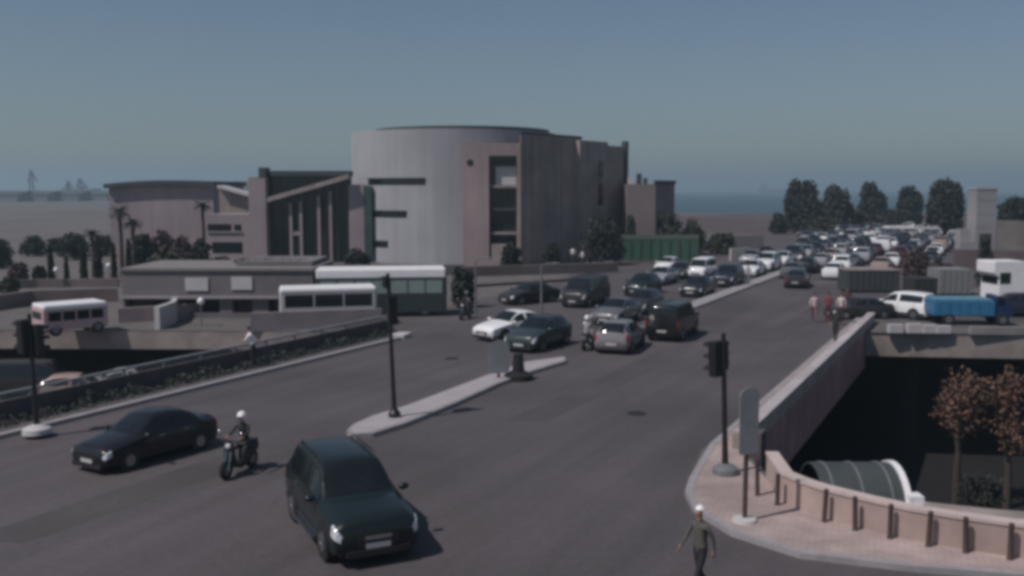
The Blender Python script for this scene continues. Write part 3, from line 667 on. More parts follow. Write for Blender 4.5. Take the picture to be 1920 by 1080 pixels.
# right side: blue pickup, white cab, white SUV, dark ones
def pickup():
    p, q = P(1752, 610), P(1902, 612); L = dist(p, q); a = atan2(q[1] - p[1], q[0] - p[0]); r = empty("pickup_truck", ((p[0] + q[0]) / 2, (p[1] + q[1]) / 2 + .95, .01), a); h = L / 2
    tag(r, "bright blue flat-sided lorry parked on the side bridge", "lorry")
    bevel(part("cargo_body", r, lambda b: b.box(-h, h * .55, -.95, .95, .55, 1.45, M['blue'])), .06)
    part("cargo_ribs", r, lambda b: [b.box(-h + .3 + k * .55, -h + .38 + k * .55, -.985, -.951, .6, 1.4, M['blue']) for k in range(6)])
    bevel(part("tarpaulin", r, lambda b: b.box(-h + .05, h * .5, -.9, .9, 1.452, 1.56, mat("pale_blue_cover", (0.10, 0.22, 0.30), .7))), .05)
    cb = part("cab", r, lambda b: b.prism([(h * .58, .5), (h * 1.0, .5), (h * 1.02, 1.0), (h * .9, 1.25), (h * .72, 1.75), (h * .58, 1.75)], -.92, .92, mat("dark_blue_paint", (0.012, 0.03, 0.09), .3, coat=.6)))
    cb.rotation_euler.x = pi / 2; bevel(cb, .05)
    part("side_window", r, lambda b: b.box(h * .62, h * .78, -.935, -.915, 1.2, 1.6, M['glass']))
    for x in (-h * .6, h * .75):
        for sg in (-1, 1): wheel(r, x, sg * .85, .36)
pickup()
def white_truck():
    x0, y0 = D(1846, 62), 62.0; r = empty("box_truck", (x0 + 1.6, y0 + 1.1, .01), radians(4)); tag(r, "tall white lorry cab with a dark side window behind the blue lorry", "lorry")
    zt = Z(491, 62)
    pts = [(-1.0, .5), (2.0, .5), (2.0, zt), (-1.55, zt), (-1.55, zt - .75), (-1.0, zt - 1.0)]
    cb = part("cab", r, lambda b: b.prism([(x * .62, z) for x, z in pts], -1.1, 1.1, M['white'])); cb.rotation_euler.x = pi / 2; bevel(cb, .07)
    part("side_window", r, lambda b: b.box(-.6, .1, -1.12, -1.09, 2.05, 2.75, mat("green_glass", (0.02, 0.035, 0.025), .15)))
    part("windscreen", r, lambda b: b.box(-.66, -.62, -.9, .9, 2.0, 2.8, M['glass']))
    bevel(part("cargo_box", r, lambda b: b.box(1.35, 6.5, -1.15, 1.15, .8, 3.3, mat("maroon_panel", (0.085, 0.045, 0.045), .7))), .05)
    for x in (-.1, 4.9):
        for sg in (-1, 1): wheel(r, x, sg * 1.0, .45)
white_truck()
def at_px(kind, px, py, rz, paint, label, sc=1.0, group=None):
    p = P(px, py); return place_car(kind, p[0], p[1] + .9, rz, paint, label, group, .01, sc)
at_px('suv', 1700, 598, radians(128), 'white', "white four-wheel drive parked behind the side bridge parapet", .92)
at_px('sedan', 1620, 600, radians(188), 'charcoal', "dark saloon car left of the white four-wheel drive", .9)
at_px('hatch', 1905, 596, radians(180), 'navy', "dark blue hatchback at the right edge beside the white lorry cab")

# dark container with light top
def box_thing(name, px0, px1, pyb, pyt, y, depth, m, label, cat, top=None, extra=None):
    x0, x1 = D(px0, y), D(px1, y); z1 = Z(pyt, y); r = empty(name, ((x0 + x1) / 2, y, 0)); tag(r, label, cat); h = (x1 - x0) / 2
    bevel(part("body", r, lambda b: [b.box(-h, h, 0, depth, .12, z1, m)] + [b.box(-h + .15 + k * .45, -h + .3 + k * .45, -.035, -.001, .2, z1 - .1, m) for k in range(int(2 * h / .45))]), .02)
    if top: part("roof", r, lambda b: b.box(-h - .03, h + .03, -.05, depth + .03, z1 + .002, z1 + .12, top))
    if extra: extra(r, h, z1)
    return r
box_thing("site_container", 1592, 1690, 556, 508, 76, 2.4, mat("container_grey", (0.05, 0.055, 0.06), .8), "dark grey site container with a pale roof beyond the side bridge", "container", M['fascia2'])
box_thing("site_container", 1718, 1762, 560, 522, 72, 2.2, mat("container_black", (0.025, 0.03, 0.03), .8), "small blackish container right of the dark grey container", "container")
box_thing("kiosk", 1766, 1826, 560, 505, 74, 2.4, mat("kiosk_grey", (0.2, 0.2, 0.2), .8), "mid grey kiosk left of the white lorry cab", "kiosk")
# white concrete blocks on the side bridge parapet
for i, (px, h) in enumerate(((1682, .5), (1716, .55), (1744, .5), (1770, .45))):
    p = (D(px, 54.6), 54.45 - (D(px, 54.6) - 20) * .06); o = part("barrier_block", None, lambda b: b.prism([(-.42, -.2), (.42, -.2), (.42, .2), (-.42, .2)], 0, h, M['offw'])); bevel(o, .06); o.location = (p[0], p[1], .0)
    tag(o, "whitish concrete block on the side bridge edge, %s from the left" % ordw[i], "barrier block", "concrete blocks on the side bridge")
def bridge_par(b): b.prism([(25.4, 53.9), (60, 52.35), (60, 52.65), (25.4, 54.2)], 0, .42, mat("bridge_parapet", (0.24, 0.22, 0.22), .9, .15, 1.0, big=.3))
tag(part("bridge_parapet", None, bridge_par), "low grey parapet of the side bridge above the underpass mouth", "wall")
# inside the cut: metal screen with white end, white ledge
def canopy():
    y0 = 27.6; x0, x1 = D(1535, y0), D(1702, y0 - .6); zt = Z(869, y0); R_ = 1.35; zc = zt - R_
    r = empty("vaulted_canopy", ((x0 + x1) / 2, y0, 0)); tag(r, "rounded grey-green metal canopy with a white end rim just inside the underpass wall", "canopy"); h = (x1 - x0) / 2
    def arc(b, xa, xb, ra, rb, m, n=14):
        for k in range(n):
            a, c = pi * k / n, pi * (k + 1) / n; q = [(-cos(a) * ra, zc + sin(a) * ra), (-cos(c) * ra, zc + sin(c) * ra), (-cos(c) * rb, zc + sin(c) * rb), (-cos(a) * rb, zc + sin(a) * rb)]
            b.add([(xa, *p) for p in q] + [(xb, *p) for p in q], [(0, 1, 2, 3), (7, 6, 5, 4), (0, 4, 5, 1), (1, 5, 6, 2), (2, 6, 7, 3), (3, 7, 4, 0)], m)
    part("vault", r, lambda b: arc(b, -h, h - .01, R_ - .05, R_, mat("canopy_grey", (0.055, 0.066, 0.066), .55, .15, 1.0)), 40)
    for k in range(3): part("rib", r, lambda b: arc(b, -h + .3 + k * .8, -h + .36 + k * .8, R_ + .001, R_ + .03, M["greymetal"]))
    part("end_rim", r, lambda b: arc(b, h, h + .17, R_ - .16, R_ + .05, M['white']))
    part("legs", r, lambda b: [b.box(x - .06, x + .06, y - .05, y + .05, -7.6, zc, M['trim']) for x in (-h + .1, h - .1) for y in (-R_ + .05, R_ - .05)])
    part("foot_block", r, lambda b: b.box(h + .02, h + .4, -R_ - .1, -R_ + .35, -1.9, Z(930, y0 - R_), M['white']))
canopy()
def ledge(b):
    p = [(D(1706, 26.4), 26.4), (D(1790, 25.6), 25.6), (D(1925, 25.0), 25.0), (17, 24.0), (22, 22.5)]; q = [(x + .2, y + 1.3) for x, y in p]
    for i in range(len(p) - 1): b.prism([p[i], p[i + 1], q[i + 1], q[i]], -2.2, -.75, M['fascia2'])
tag(part("inner_ledge", None, ledge), "broad concrete ledge inside the underpass beyond the curved wall", "ledge")
def ledge2(b):
    p = [(D(1702, 26.35), 26.35), (D(1790, 25.55), 25.55), (D(1925, 24.95), 24.95), (17, 23.95), (22, 22.45)]; q = [(x + .03, y + .22) for x, y in p]
    for i in range(len(p) - 1): b.prism([p[i], p[i + 1], q[i + 1], q[i]], -.748, -.62, M['white'])
tag(part("white_kerb", None, ledge2), "white painted kerb running along the ledge inside the underpass", "kerb")

# ------------------------------------------------------------------ trees
def crown(b, clumps, n, size, m, seed=1):
    random.seed(seed); tot = sum(c[3] * c[4] * c[5] for c in clumps)
    for (x, y, z, a, c, d) in clumps:
        k = int(n * a * c * d / tot) + 20
        def fn():
            v = Vector((random.gauss(0, 1), random.gauss(0, 1), random.gauss(0, 1))).normalized() * (random.random() ** .45)
            return (x + v.x * a, y + v.y * c, z + v.z * d)
        leaf_cloud(b, k, fn, size, m)
def tree(name, x, y, H, R, label, cat="tree", m='leaf', seed=1, group=None, trunk_h=.32, n=2600, leaf=.3, z0=0, nc=11, flat=1.0):
    random.seed(seed); r = empty(name, (x, y, z0), random.uniform(0, 6)); tag(r, label, cat, group)
    cl = []
    for k in range(nc):
        a = random.uniform(0, 2 * pi); q = random.random() ** .6 * R * .62; zz = H * (trunk_h + (1 - trunk_h) * random.uniform(.14, .84)); f = 1 - abs(zz / H - (trunk_h + .55 * (1 - trunk_h))) * .9
        cl.append((cos(a) * q * f, sin(a) * q * f, zz, R * random.uniform(.34, .55) * max(f, .5), R * random.uniform(.34, .55) * max(f, .5), H * (1 - trunk_h) * random.uniform(.14, .24) * flat))
    cl.append((0, 0, H * (trunk_h + (1 - trunk_h) * .5), R * .6, R * .6, H * (1 - trunk_h) * .4))
    cl.append((R * .1, 0, H * .86, R * .42, R * .4, H * .13))
    if trunk_h < .15: cl += [(R * .3, R * .1, H * .26, R * .68, R * .7, H * .25), (-R * .35, -R * .1, H * .24, R * .62, R * .7, H * .23), (0, 0, H * .5, R * .85, R * .85, H * .27)]
    tk = MB(); tk.tube([(0, 0, -.1), (.05, 0, H * trunk_h * .6), (0, .1, H * .55), (.05, 0, H * .8)], [H * .032, H * .024, H * .014, .03], M['bark'], 9)
    for c in cl[:6]: tk.tube([(0.02, .05, H * trunk_h * .9), ((c[0]) * .5, c[1] * .5, (H * trunk_h + c[2]) / 2), (c[0], c[1], c[2])], [H * .014, H * .009, .02], M['bark'], 6)
    tk.obj("trunk", r, 50); cb = MB(); crown(cb, cl, n, leaf, M[m], seed + 50); cb.obj("crown", r); return r
GT = "round dark trees behind the traffic jam"
def tree_px(px, top, base, wpx, y, label, **k):
    return tree("broadleaf_tree", D(px, y), y, Z(top, y), wpx / 2 / F * y, label, **k)
tree_px(1506, 345, 440, 84, 182, "tallest left end tree of the row, widest at its foot, beside the sea", seed=3, group=GT, n=8200, leaf=.42, trunk_h=.06, flat=1.5)
tree_px(1567, 354, 440, 74, 190, "dark tree second from the left in the row, lower and rounder", seed=4, group=GT, n=6600, leaf=.42, trunk_h=.06, flat=1.5)
tree_px(1633, 347, 425, 62, 205, "dark tree third from the left with an uneven flat top", seed=5, group=GT, n=6400, leaf=.42, trunk_h=.06, flat=1.5)
tree_px(1702, 347, 425, 56, 205, "dark tree fourth from the left, the smallest crown", seed=6, group=GT, n=6200, leaf=.4, trunk_h=.06, flat=1.5)
tree_px(1769, 344, 440, 78, 170, "big full round tree left of the pale tower", seed=8, group=GT, n=8600, leaf=.38, trunk_h=.06, flat=1.5, nc=14)
tree_px(1908, 368, 440, 100, 150, "tree crown at the right edge of the picture beyond the tower", seed=9, n=3200, leaf=.36, trunk_h=.2)
tree_px(1600, 392, 440, 60, 196, "dark low bush between the second and third round trees", cat="bush", seed=17, n=1600, leaf=.4, trunk_h=.06)
tree_px(1668, 392, 440, 60, 200, "dark low bush between the third and fourth round trees", cat="bush", seed=18, n=1600, leaf=.4, trunk_h=.06)
tree_px(868, 500, 585, 56, 66.5, "dark green bushy tree at the right end of the coach", seed=19, n=2600, leaf=.16, trunk_h=.08)
tree_px(1460, 398, 440, 40, 178, "low bush at the left foot of the tree row", cat="bush", seed=12, n=1200, leaf=.35, trunk_h=.08)
tree_px(1540, 405, 450, 60, 165, "bushy green shrub at the head of the traffic jam", cat="bush", seed=13, n=1600, leaf=.33, trunk_h=.06, m='leaf2')
tree_px(1722, 468, 512, 74, 84, "purple-brown bush behind the dark grey container", cat="bush", seed=14, n=2200, leaf=.16, trunk_h=.08, m='redleaf')
tree_px(1775, 492, 540, 60, 80, "dull brown bush right of the purple-brown bush", cat="bush", seed=15, n=1500, leaf=.15, trunk_h=.08, m='redleaf')
tree_px(1850, 440, 520, 36, 78, "dark slim tree in front of the pale tower", seed=16, n=1500, leaf=.16, trunk_h=.1)
# planting at the museum foot
for i, (px, top, wd, y, mm, lab) in enumerate([
    (1128, 402, 104, 104, 'leaf', "large dark bush in the shade at the dark block's right corner"), (1182, 406, 26, 112, 'leaf', "dark bush beside the low brown block"),
    (1035, 456, 36, 98, 'leaf', "small dark round bush before the dark block"), (958, 452, 44, 99, 'leaf', "dark shrub under the tall window bay"),
    (1255, 398, 56, 112, 'leaf2', "olive shrub in front of the low brown block"), (1300, 408, 60, 118, 'leaf2', "pale olive shrub right of the low brown block"),
    (1352, 436, 70, 122, 'leaf2', "wide low shrub right of the green hoarding"), (668, 466, 60, 98, 'leaf', "dark shrub at the foot of the glass portico")]):
    tree("bush", D(px, y), y, Z(top, y), wd / 2 / F * y, lab, "bush", m=mm, seed=30 + i, n=1800, leaf=.2, trunk_h=.05)
# left park: cypresses, palms, broad trees
def cypress(px, top, base, wpx, label, seed):
    p = P(px, base); y = p[1]; H = Z(top, y); random.seed(seed); r = empty("cypress_tree", (p[0], y, 0)); tag(r, label, "tree", "dark slim cypresses in the park")
    R = wpx / 2 / F * y; part("trunk", r, lambda b: b.tube([(0, 0, 0), (0, 0, H * .8)], [.12, .03], M['bark'], 8), 50)
    cb = MB(); leaf_cloud(cb, 1300, lambda: (lambda q, a, rr: (cos(a) * rr * R * (1 - q ** 2.2) ** .6, sin(a) * rr * R * (1 - q ** 2.2) ** .6, H * (.06 + .94 * q)))(random.random(), random.uniform(0, 6.28), random.random() ** .5), .12, M['leaf']); cb.obj("crown", r)
for i, (px, top, base, wd, lab) in enumerate([(97, 462, 536, 13, "darkest cypress, furthest left with a pale lamp at its right"), (158, 458, 530, 14, "cypress between the leftmost and the paired cypresses"), (186, 452, 528, 17, "thickest cypress of the park"), (215, 456, 528, 11, "slim cypress right of the thickest one"), (126, 484, 536, 9, "shortest cypress, between two taller ones"), (243, 448, 528, 12, "rightmost cypress of the park by the grey building corner")]):
    cypress(px, top, base, wd, lab, 60 + i)
def palm(px, top, base, label, seed, fl=1.2, y=None):
    p = P(px, base) if y is None else (D(px, y), y); y = p[1]; H = Z(top, y) - .4; random.seed(seed); r = empty("palm_tree", (p[0], y, 0)); tag(r, label, "palm tree", "palm trees by the museum")
    part("trunk", r, lambda b: b.tube([(0, 0, 0), (.05, 0, H * .5), (0, 0, H)], [.22, .17, .15], M['bark'], 10), 50)
    cb = MB()
    for k in range(34):
        a = k * 2.4; el = random.uniform(-.2, 1.1); pts = []; q = Vector((0, 0, H)); dd = Vector((cos(a) * cos(el), sin(a) * cos(el), sin(el)))
        for j in range(6): pts.append(q.copy()); q = q + dd * fl / 5; dd = (dd + Vector((0, 0, -.28))).normalized()
        sd_ = Vector((-sin(a), cos(a), 0))
        for j in range(5):
            for sg in (-1, 1):
                for h in (0, .5):
                    b0 = pts[j].lerp(pts[j + 1], h); tip = b0 + sd_ * sg * fl * .3 * (1 - j / 7) + (pts[j + 1] - pts[j]) * .8 + Vector((0, 0, -.08))
                    e = (pts[j + 1] - pts[j]) * .5; cb.add([b0, b0 + e, tip], [(0, 1, 2)], M['leaf'])
    cb.obj("crown", r)
palm(229, 390, 520, "tall palm in front of the beige hall's left end", 71, 1.1)
palm(252, 412, 522, "lower palm right of the tall left palm", 72, 1.0)
palm(383, 378, 505, "palm standing before the beige hall's right end", 73, 1.0)
palm(176, 432, 520, "short palm above the thickest cypress", 74, .9)
for i, (px, top, wd, y, mm, lab) in enumerate([
    (-4, 446, 70, 100, 'leaf', "dark tree crown cut by the left edge of the picture"), (62, 440, 60, 118, 'leaf', "round dark tree right of the left edge tree"),
    (108, 446, 50, 125, 'leaf', "dull green tree in the middle of the park"), (140, 434, 66, 112, 'leaf', "broad dark flat-topped tree behind the cypresses"), (190, 440, 50, 118, 'leaf', "dark tree behind the thickest cypress"),
    (268, 436, 56, 92, 'leaf', "dark green tree beside the lower palm"), (305, 428, 52, 98, 'redleaf', "reddish brown tree under the beige hall wall"), (338, 440, 60, 94, 'redleaf', "purple-brown spreading tree before the hall"), (375, 446, 40, 92, 'leaf', "dark bush at the foot of the right palm"),
    (320, 470, 120, 84, 'leaf2', "low olive bush on the terrace under the hall"), (412, 482, 70, 84, 'leaf', "dark low bush under the hall windows"), (30, 492, 40, 84, 'redleaf', "brown bush low at the left of the park"), (70, 500, 30, 82, 'leaf', "small dark bush in front of the park"), (12, 520, 44, 76, 'leaf2', "olive bush at the lower left of the park")]):
    tree("park_tree" if top < 460 else "bush", D(px, y), y, max(Z(top, y), 1.2), wd / 2 / F * y, lab, "tree" if top < 460 else "bush", m=mm, seed=80 + i, n=1700, leaf=.2, trunk_h=.12)
# lit scrub inside the right underpass
for i, (px, yy, H, R, mm, lab) in enumerate([(1816, 47.5, 7.3, 2.0, 'dryleaf', "brownish orange dry tree down in the dark underpass"), (1912, 47.0, 7.2, 1.9, 'dryleaf', "pale dry tree at the right edge down in the underpass"), (1862, 43, 3.0, 1.4, 'leaf', "dark bush on the underpass floor")]):
    tree("scrub_tree", D(px, yy), yy, H, R, lab, "tree" if i < 2 else "bush", m=mm, seed=120 + i, n=950, leaf=.12, trunk_h=.4 if i < 2 else .1, z0=-7.6, nc=9)

# ------------------------------------------------------------------ buildings
def wallbox(b, p, q, depth, z0, z1, m): b.box(0, dist(p, q), 0, depth, z0, z1, m, frameM(p, q))
def museum():
    cx, cy, R, Ht = D(852, 117), 117.0, 11.9, 14.4
    r = empty("museum_building", (cx, cy, 0)); tag(r, "large museum with a pale grey round drum, pink stone wall and dark angular blocks", "building")
    inv = Matrix.Translation((-cx, -cy, 0))
    def pt(name, fn, sm=None, parent=r):
        o = part(name, parent, fn, sm)
        if parent is r: o.matrix_local = inv
        return o
    pt("drum", lambda b: b.lathe([(R, 0), (R, Ht)], M['drum'], 96, Matrix.Translation((cx, cy, 0))), 30)
    rf = pt("roof", lambda b: b.lathe([(R * .86, Ht + .002), (R * .86, Ht + .42), (R * .5, Ht + .6)], M['roof'], 72, Matrix.Translation((cx + 1.0, cy, 0))), 30)
    def slit(py, px1):
        def f(b):
            z = Z(py, 107); th = .32
            a0 = math.asin(max(-1, (D(694, 110) - cx) / R)); a1 = math.asin((D(px1, 106.5) - cx) / R); n = 10
            for k in range(n):
                u = a0 + (a1 - a0) * k / n; v = a0 + (a1 - a0) * (k + 1) / n; P_ = lambda a, rr: (cx + sin(a) * rr, cy - cos(a) * rr)
                b.prism([P_(u, R - .1), P_(u, R + .035), P_(v, R + .035), P_(v, R - .1)], z - th, z + th, M['glass'])
                b.prism([P_(u, R - .1), P_(u, R + .16), P_(v, R + .16), P_(v, R - .1)], z + th + .002, z + th + .12, M['roof'])
        return f
    for py, px1 in ((341, 800), (402, 764), (459, 726)): pt("window_slit", slit(py, px1))
    # wall left of the drum with glass column
    yl = 108.1
    pt("side_wall", lambda b: b.box(D(655, yl), D(690, yl), yl, yl + .35, 0, Z(346, yl), M['beige']))
    pt("glass_column", lambda b: b.box(D(683, yl), D(698, yl), yl - .06, yl + .6, Z(478, yl), Z(349, yl), M['teal']))
    # pink wall with window bay
    yp = 103.6; zt = Z(268, yp); x0, x1, x2, x3 = D(868, yp), D(917, yp), D(969, yp), D(980, yp)
    pt("pink_wall", lambda b: [b.box(x0, x1, yp, yp + 3, 0, zt, M['pink']), b.box(x1, x2, yp, yp + 3, Z(292, yp), zt, M['pink']), b.box(x2, x3, yp, yp + 3, 0, zt, M['darkstone']), b.box(x1, x2, yp, yp + 3, 0, Z(486, yp), M['pink'])])
    pt("round_window", lambda b: b.tube([(D(882, yp), yp - .03, Z(305, yp)), (D(882, yp), yp + .05, Z(305, yp))], .36, M['glass'], 16))
    bay = pt("window_bay", lambda b: b.box(x1, x2, yp + .9, yp + 1.0, Z(486, yp), Z(292, yp), M['glass']))
    pt("frame", lambda b: [b.box(x1 + .02, x1 + .2, yp + .3, yp + .8, Z(486, yp), Z(293, yp), M['trim'])] + [b.box(x1 + .2, x2, yp + .35, yp + .8, z, z + .28, m) for z, m in ((Z(305, yp), M['trim']), (Z(352, yp), M['fascia2']), (Z(395, yp), M['roof']), (Z(440, yp), M['fascia2']))])
    pt("lit_interior_panel", lambda b: b.box(x1 + .7, x2 - .05, yp + .82, yp + .86, Z(352, yp) + .3, Z(312, yp), M['offw']))  # pale panel stands in for the lit interior seen through the bay
    pt("balcony", lambda b: b.box(x1 + .25, x2 - .7, yp + .1, yp + .8, Z(486, yp), Z(458, yp), M['fascia2']))
    # dark blocks
    def block(p, L, zt_, m=M['darkstone'], depth=9):
        d = (.6, .8); q = (p[0] + d[0] * L, p[1] + d[1] * L); n = (-.8, .6)
        return [p, q, (q[0] + n[0] * depth, q[1] + n[1] * depth), (p[0] + n[0] * depth, p[1] + n[1] * depth)]
    pA = (D(976, 103.2), 103.2); A_ = block(pA, 11.6, 13.8); A_[3] = (pA[0] - .1, pA[1] + 7); pt("dark_block", lambda b: b.prism(A_, 0, 13.75, M['darkstone'], M['roof']))
    pB = (D(1086, 110.8), 110.8); B_ = block(pB, 6.0, 13.6, depth=7); pt("dark_block", lambda b: b.prism(B_, 0, Z(262, 110), M['darkstone'], M['roof']))
    pC = (D(1128, 114.6), 114.6); C_ = block(pC, 5.4, 13.6, depth=7); pt("dark_block", lambda b: b.prism(C_, 0, Z(271, 113), M['darkstone'], M['roof']))
    e = (C_[1][0], C_[1][1]); pt("corner_fin", lambda b: b.box(-.55, .05, -.3, .3, 0, Z(262, 115), M['roof'], Matrix.Translation((e[0], e[1], 0)) @ Matrix.Rotation(radians(53), 4, 'Z')))
    Mx = Matrix.Translation((pB[0], pB[1], 0)) @ Matrix.Rotation(radians(53.13), 4, 'Z')
    pt("shaded_recess_panel", lambda b: b.box(3.9, 4.9, -.05, .1, Z(385, 110), Z(300, 110), M['glass'], Mx))  # dark panel on the face paints the shade of a tall recess
    MA = Matrix.Translation((pA[0], pA[1], 0)) @ Matrix.Rotation(radians(53.13), 4, 'Z')
    pt("cladding_fins", lambda b: [b.box(.6 + k * 1.4, .72 + k * 1.4, -.08, -.001, .3, 13.4, M['darkstone'], MA) for k in range(8)])
    pt("parapet_cap", lambda b: b.box(-.08, 11.65, -.1, .35, 13.752, 13.95, M['roof'], MA))
    # glass portico
    y = 107.0; X = lambda px: D(px, y); ZZ = lambda py: Z(py, y)
    pt("portico_glass", lambda b: b.box(X(500), X(655), y + 1.6, y + 2.4, 0, ZZ(330), mat("portico_dark", (0.02, 0.024, 0.026), .2)))
    pt("portico_pier", lambda b: b.prism([(X(468), y), (X(500), y), (X(500), y + 2.6), (X(468), y + 2.6)], 0, ZZ(332), M['beige']))
    pt("portico_pier_cap", lambda b: b.box(X(488), X(501), y - .05, y + 2, ZZ(332) + .002, ZZ(314), M['roof']))
    pt("portico_fascia", lambda b: b.box(X(501), X(657), y + .5, y + 2.6, ZZ(330) + .002, ZZ(320), M['roof']))
    def beam(b):
        za, zb = ZZ(374), ZZ(329); xa, xb = X(502), X(655)
        b.add([(xa, y, za - .3), (xb, y, zb - .35), (xb, y + 1.4, zb - .35), (xa, y + 1.4, za - .3), (xa, y, za + .2), (xb, y, zb + .15), (xb, y + 1.4, zb + .15), (xa, y + 1.4, za + .2)], [(0, 3, 2, 1), (4, 5, 6, 7), (0, 1, 5, 4), (1, 2, 6, 5), (2, 3, 7, 6), (3, 0, 4, 7)], M['fascia2'])
    pt("slanted_beam", beam)
    for px, a in ((543, 376), (562, 372), (596, 362), (618, 354)):
        pt("column", lambda b: b.box(X(px) - .16, X(px) + .16, y + .7, y + 1.05, 0, ZZ(a) - .3, M['beige'] if px != 618 else M['pink']))
    pt("transom", lambda b: b.box(X(543) + .17, X(562) - .17, y + .75, y + 1.0, ZZ(442), ZZ(435), M['beige']))
    pt("mullions", lambda b: [b.box(X(505) + k * .95, X(505) + k * .95 + .08, y + 1.5, y + 1.599, 0, ZZ(333), M['roof']) for k in range(9)])
museum()
def hall():
    y = 122.0; X = lambda px, yy=y: D(px, yy); r = empty("hall_building", (X(300), y + 6, 0)); tag(r, "beige hall with a thin curved dark roof left of the museum", "building"); inv = Matrix.Translation((-X(300), -y - 6, 0))
    def pt(name, fn, sm=None):
        o = part(name, r, fn, sm); o.matrix_local = inv; return o
    n = 14; xs = [X(208) + (X(402) - X(208)) * k / n for k in range(n + 1)]; top = [Z(352 - 7 * sin(pi * (k / n) ** .8 * .75), y) for k in range(n + 1)]
    def wl(b):
        for k in range(n): b.add([(xs[k], y, 0), (xs[k + 1], y, 0), (xs[k + 1], y, top[k + 1] - .1), (xs[k], y, top[k] - .1)], [(0, 1, 2, 3)], M['beige'])
        b.add([(xs[0], y, 0), (xs[0], y, top[0] - .1), (xs[0], y + 14, top[0] - .1), (xs[0], y + 14, 0)], [(0, 1, 2, 3)], M['beige'])
        b.add([(xs[-1], y, 0), (xs[-1], y + 14, 0), (xs[-1], y + 14, top[-1] - .1), (xs[-1], y, top[-1] - .1)], [(0, 1, 2, 3)], M['beige'])
    pt("wall", wl)
    def rf(b):
        for k in range(n):
            x0, x1 = xs[k] - (.4 if k == 0 else 0), xs[k + 1] + (.3 if k == n - 1 else 0)
            b.add([(x0, y - .7, top[k] - .09), (x1, y - .7, top[k + 1] - .09), (x1, y + 14.3, top[k + 1] - .09), (x0, y + 14.3, top[k] - .09), (x0, y - .7, top[k] + .45), (x1, y - .7, top[k + 1] + .45), (x1, y + 14.3, top[k + 1] + .45), (x0, y + 14.3, top[k] + .45)], [(0, 3, 2, 1), (4, 5, 6, 7), (0, 1, 5, 4), (1, 2, 6, 5), (2, 3, 7, 6), (3, 0, 4, 7)], M['roof'])
    pt("roof", rf)
    ys = 116.0
    def side(b):
        za, zb = Z(352, ys), Z(372, ys); xa, xb = D(404, ys), D(474, ys)
        b.add([(xa, ys + 2, 0), (xb, ys + 2, 0), (xb, ys + 2, zb), (xa, ys + 2, za)], [(0, 1, 2, 3)], M['darkstone'])
        b.add([(xa, ys + 1.2, za), (xb, ys + 1.2, zb), (xb, ys + 5, zb), (xa, ys + 5, za), (xa, ys + 1.2, za + .3), (xb, ys + 1.2, zb + .3), (xb, ys + 5, zb + .3), (xa, ys + 5, za + .3)], [(0, 3, 2, 1), (4, 5, 6, 7), (0, 1, 5, 4), (1, 2, 6, 5), (2, 3, 7, 6), (3, 0, 4, 7)], M['offw'])
    pt("side_wing", side)
    yb = 108.0; X = lambda px: D(px, yb)
    pt("annex", lambda b: b.box(X(388), X(476), yb, yb + 6, 0, Z(402, yb), M['beige']))
    pt("window_strip", lambda b: b.box(X(390), X(434), yb - .04, yb + .1, Z(433, yb), Z(420, yb), M['glass']))
    pt("window_strip", lambda b: b.box(X(440), X(453), yb - .04, yb + .1, Z(432, yb), Z(421, yb), M['glass']))
    pt("window_strip", lambda b: b.box(X(382) + .9, X(454), yb - .04, yb + .1, Z(474, yb), Z(454, yb), M['glass']))
    pt("sill", lambda b: b.box(X(389), X(455), yb - .16, yb + .05, Z(436, yb), Z(434, yb), M['kerb']))
hall()
def low_building():
    y = 61.0; X = lambda px: D(px, y); ZZ = lambda py: Z(py, y)
    r = empty("terrace_building", (X(400), y, 0)); tag(r, "low grey flat-roofed building with dark openings and two pale signs behind the railing", "building"); inv = Matrix.Translation((-X(400), -y, 0))
    mm = mat("grey_render", (0.165, 0.15, 0.155), .9, .12, .6, big=.12)
    def pt(name, fn, sm=None):
        o = part(name, r, fn, sm); o.matrix_local = inv; return o
    xs = [(225, 229, 0), (229, 309, 1), (309, 330, 0), (330, 408, 2), (408, 432, 0), (432, 470, 1), (470, 500, 0), (500, 520, 3), (520, 585, 0)]
    zo = ZZ(560)
    def wl(b):
        b.box(X(225), X(585), y, y + 7, zo, ZZ(508), mm)
        for a, c, k in xs:
            if k == 0: b.box(X(a), X(c), y, y + 7, 0, zo - .001, mm)
            else: b.box(X(a), X(c), y, y + 7, 0, .32, mm)
    pt("wall", wl)
    for a, c, k in xs:
        if k: pt("opening", lambda b: b.box(X(a) + .03, X(c) - .03, y + .7, y + .78, .33, zo - .02, M['glass']))
    pt("roof_edge", lambda b: b.box(X(224), X(586), y - .12, y + 7.1, ZZ(508) + .002, ZZ(503), mat("roof_edge", (0.2, 0.18, 0.18), .9)))
    pt("ledge", lambda b: b.box(X(225), X(585), y - .28, y - .002, zo + .02, zo + .16, M['kerb']))
    pt("sign_panel", lambda b: b.box(X(345), X(388), y - .08, y - .003, ZZ(545), ZZ(521), M['offw']))
    pt("sign_panel", lambda b: b.box(X(432), X(471), y - .08, y - .003, ZZ(543), ZZ(519), M['offw']))
    pt("upper_terrace", lambda b: b.box(X(428), X(574), y + 1.6, y + 7, ZZ(503) + .002, ZZ(494), mm))
low_building()
b = MB(); random.seed(5); leaf_cloud(b, 900, lambda: (D(random.uniform(432, 560), 62.9), 63 + random.random() * 3, Z(494, 62.6) + random.random() * .12), .08, M['leaf2'])
tag(b.obj("roof_planting"), "thin olive planting on the low grey building's roof", "planting", kind='stuff')
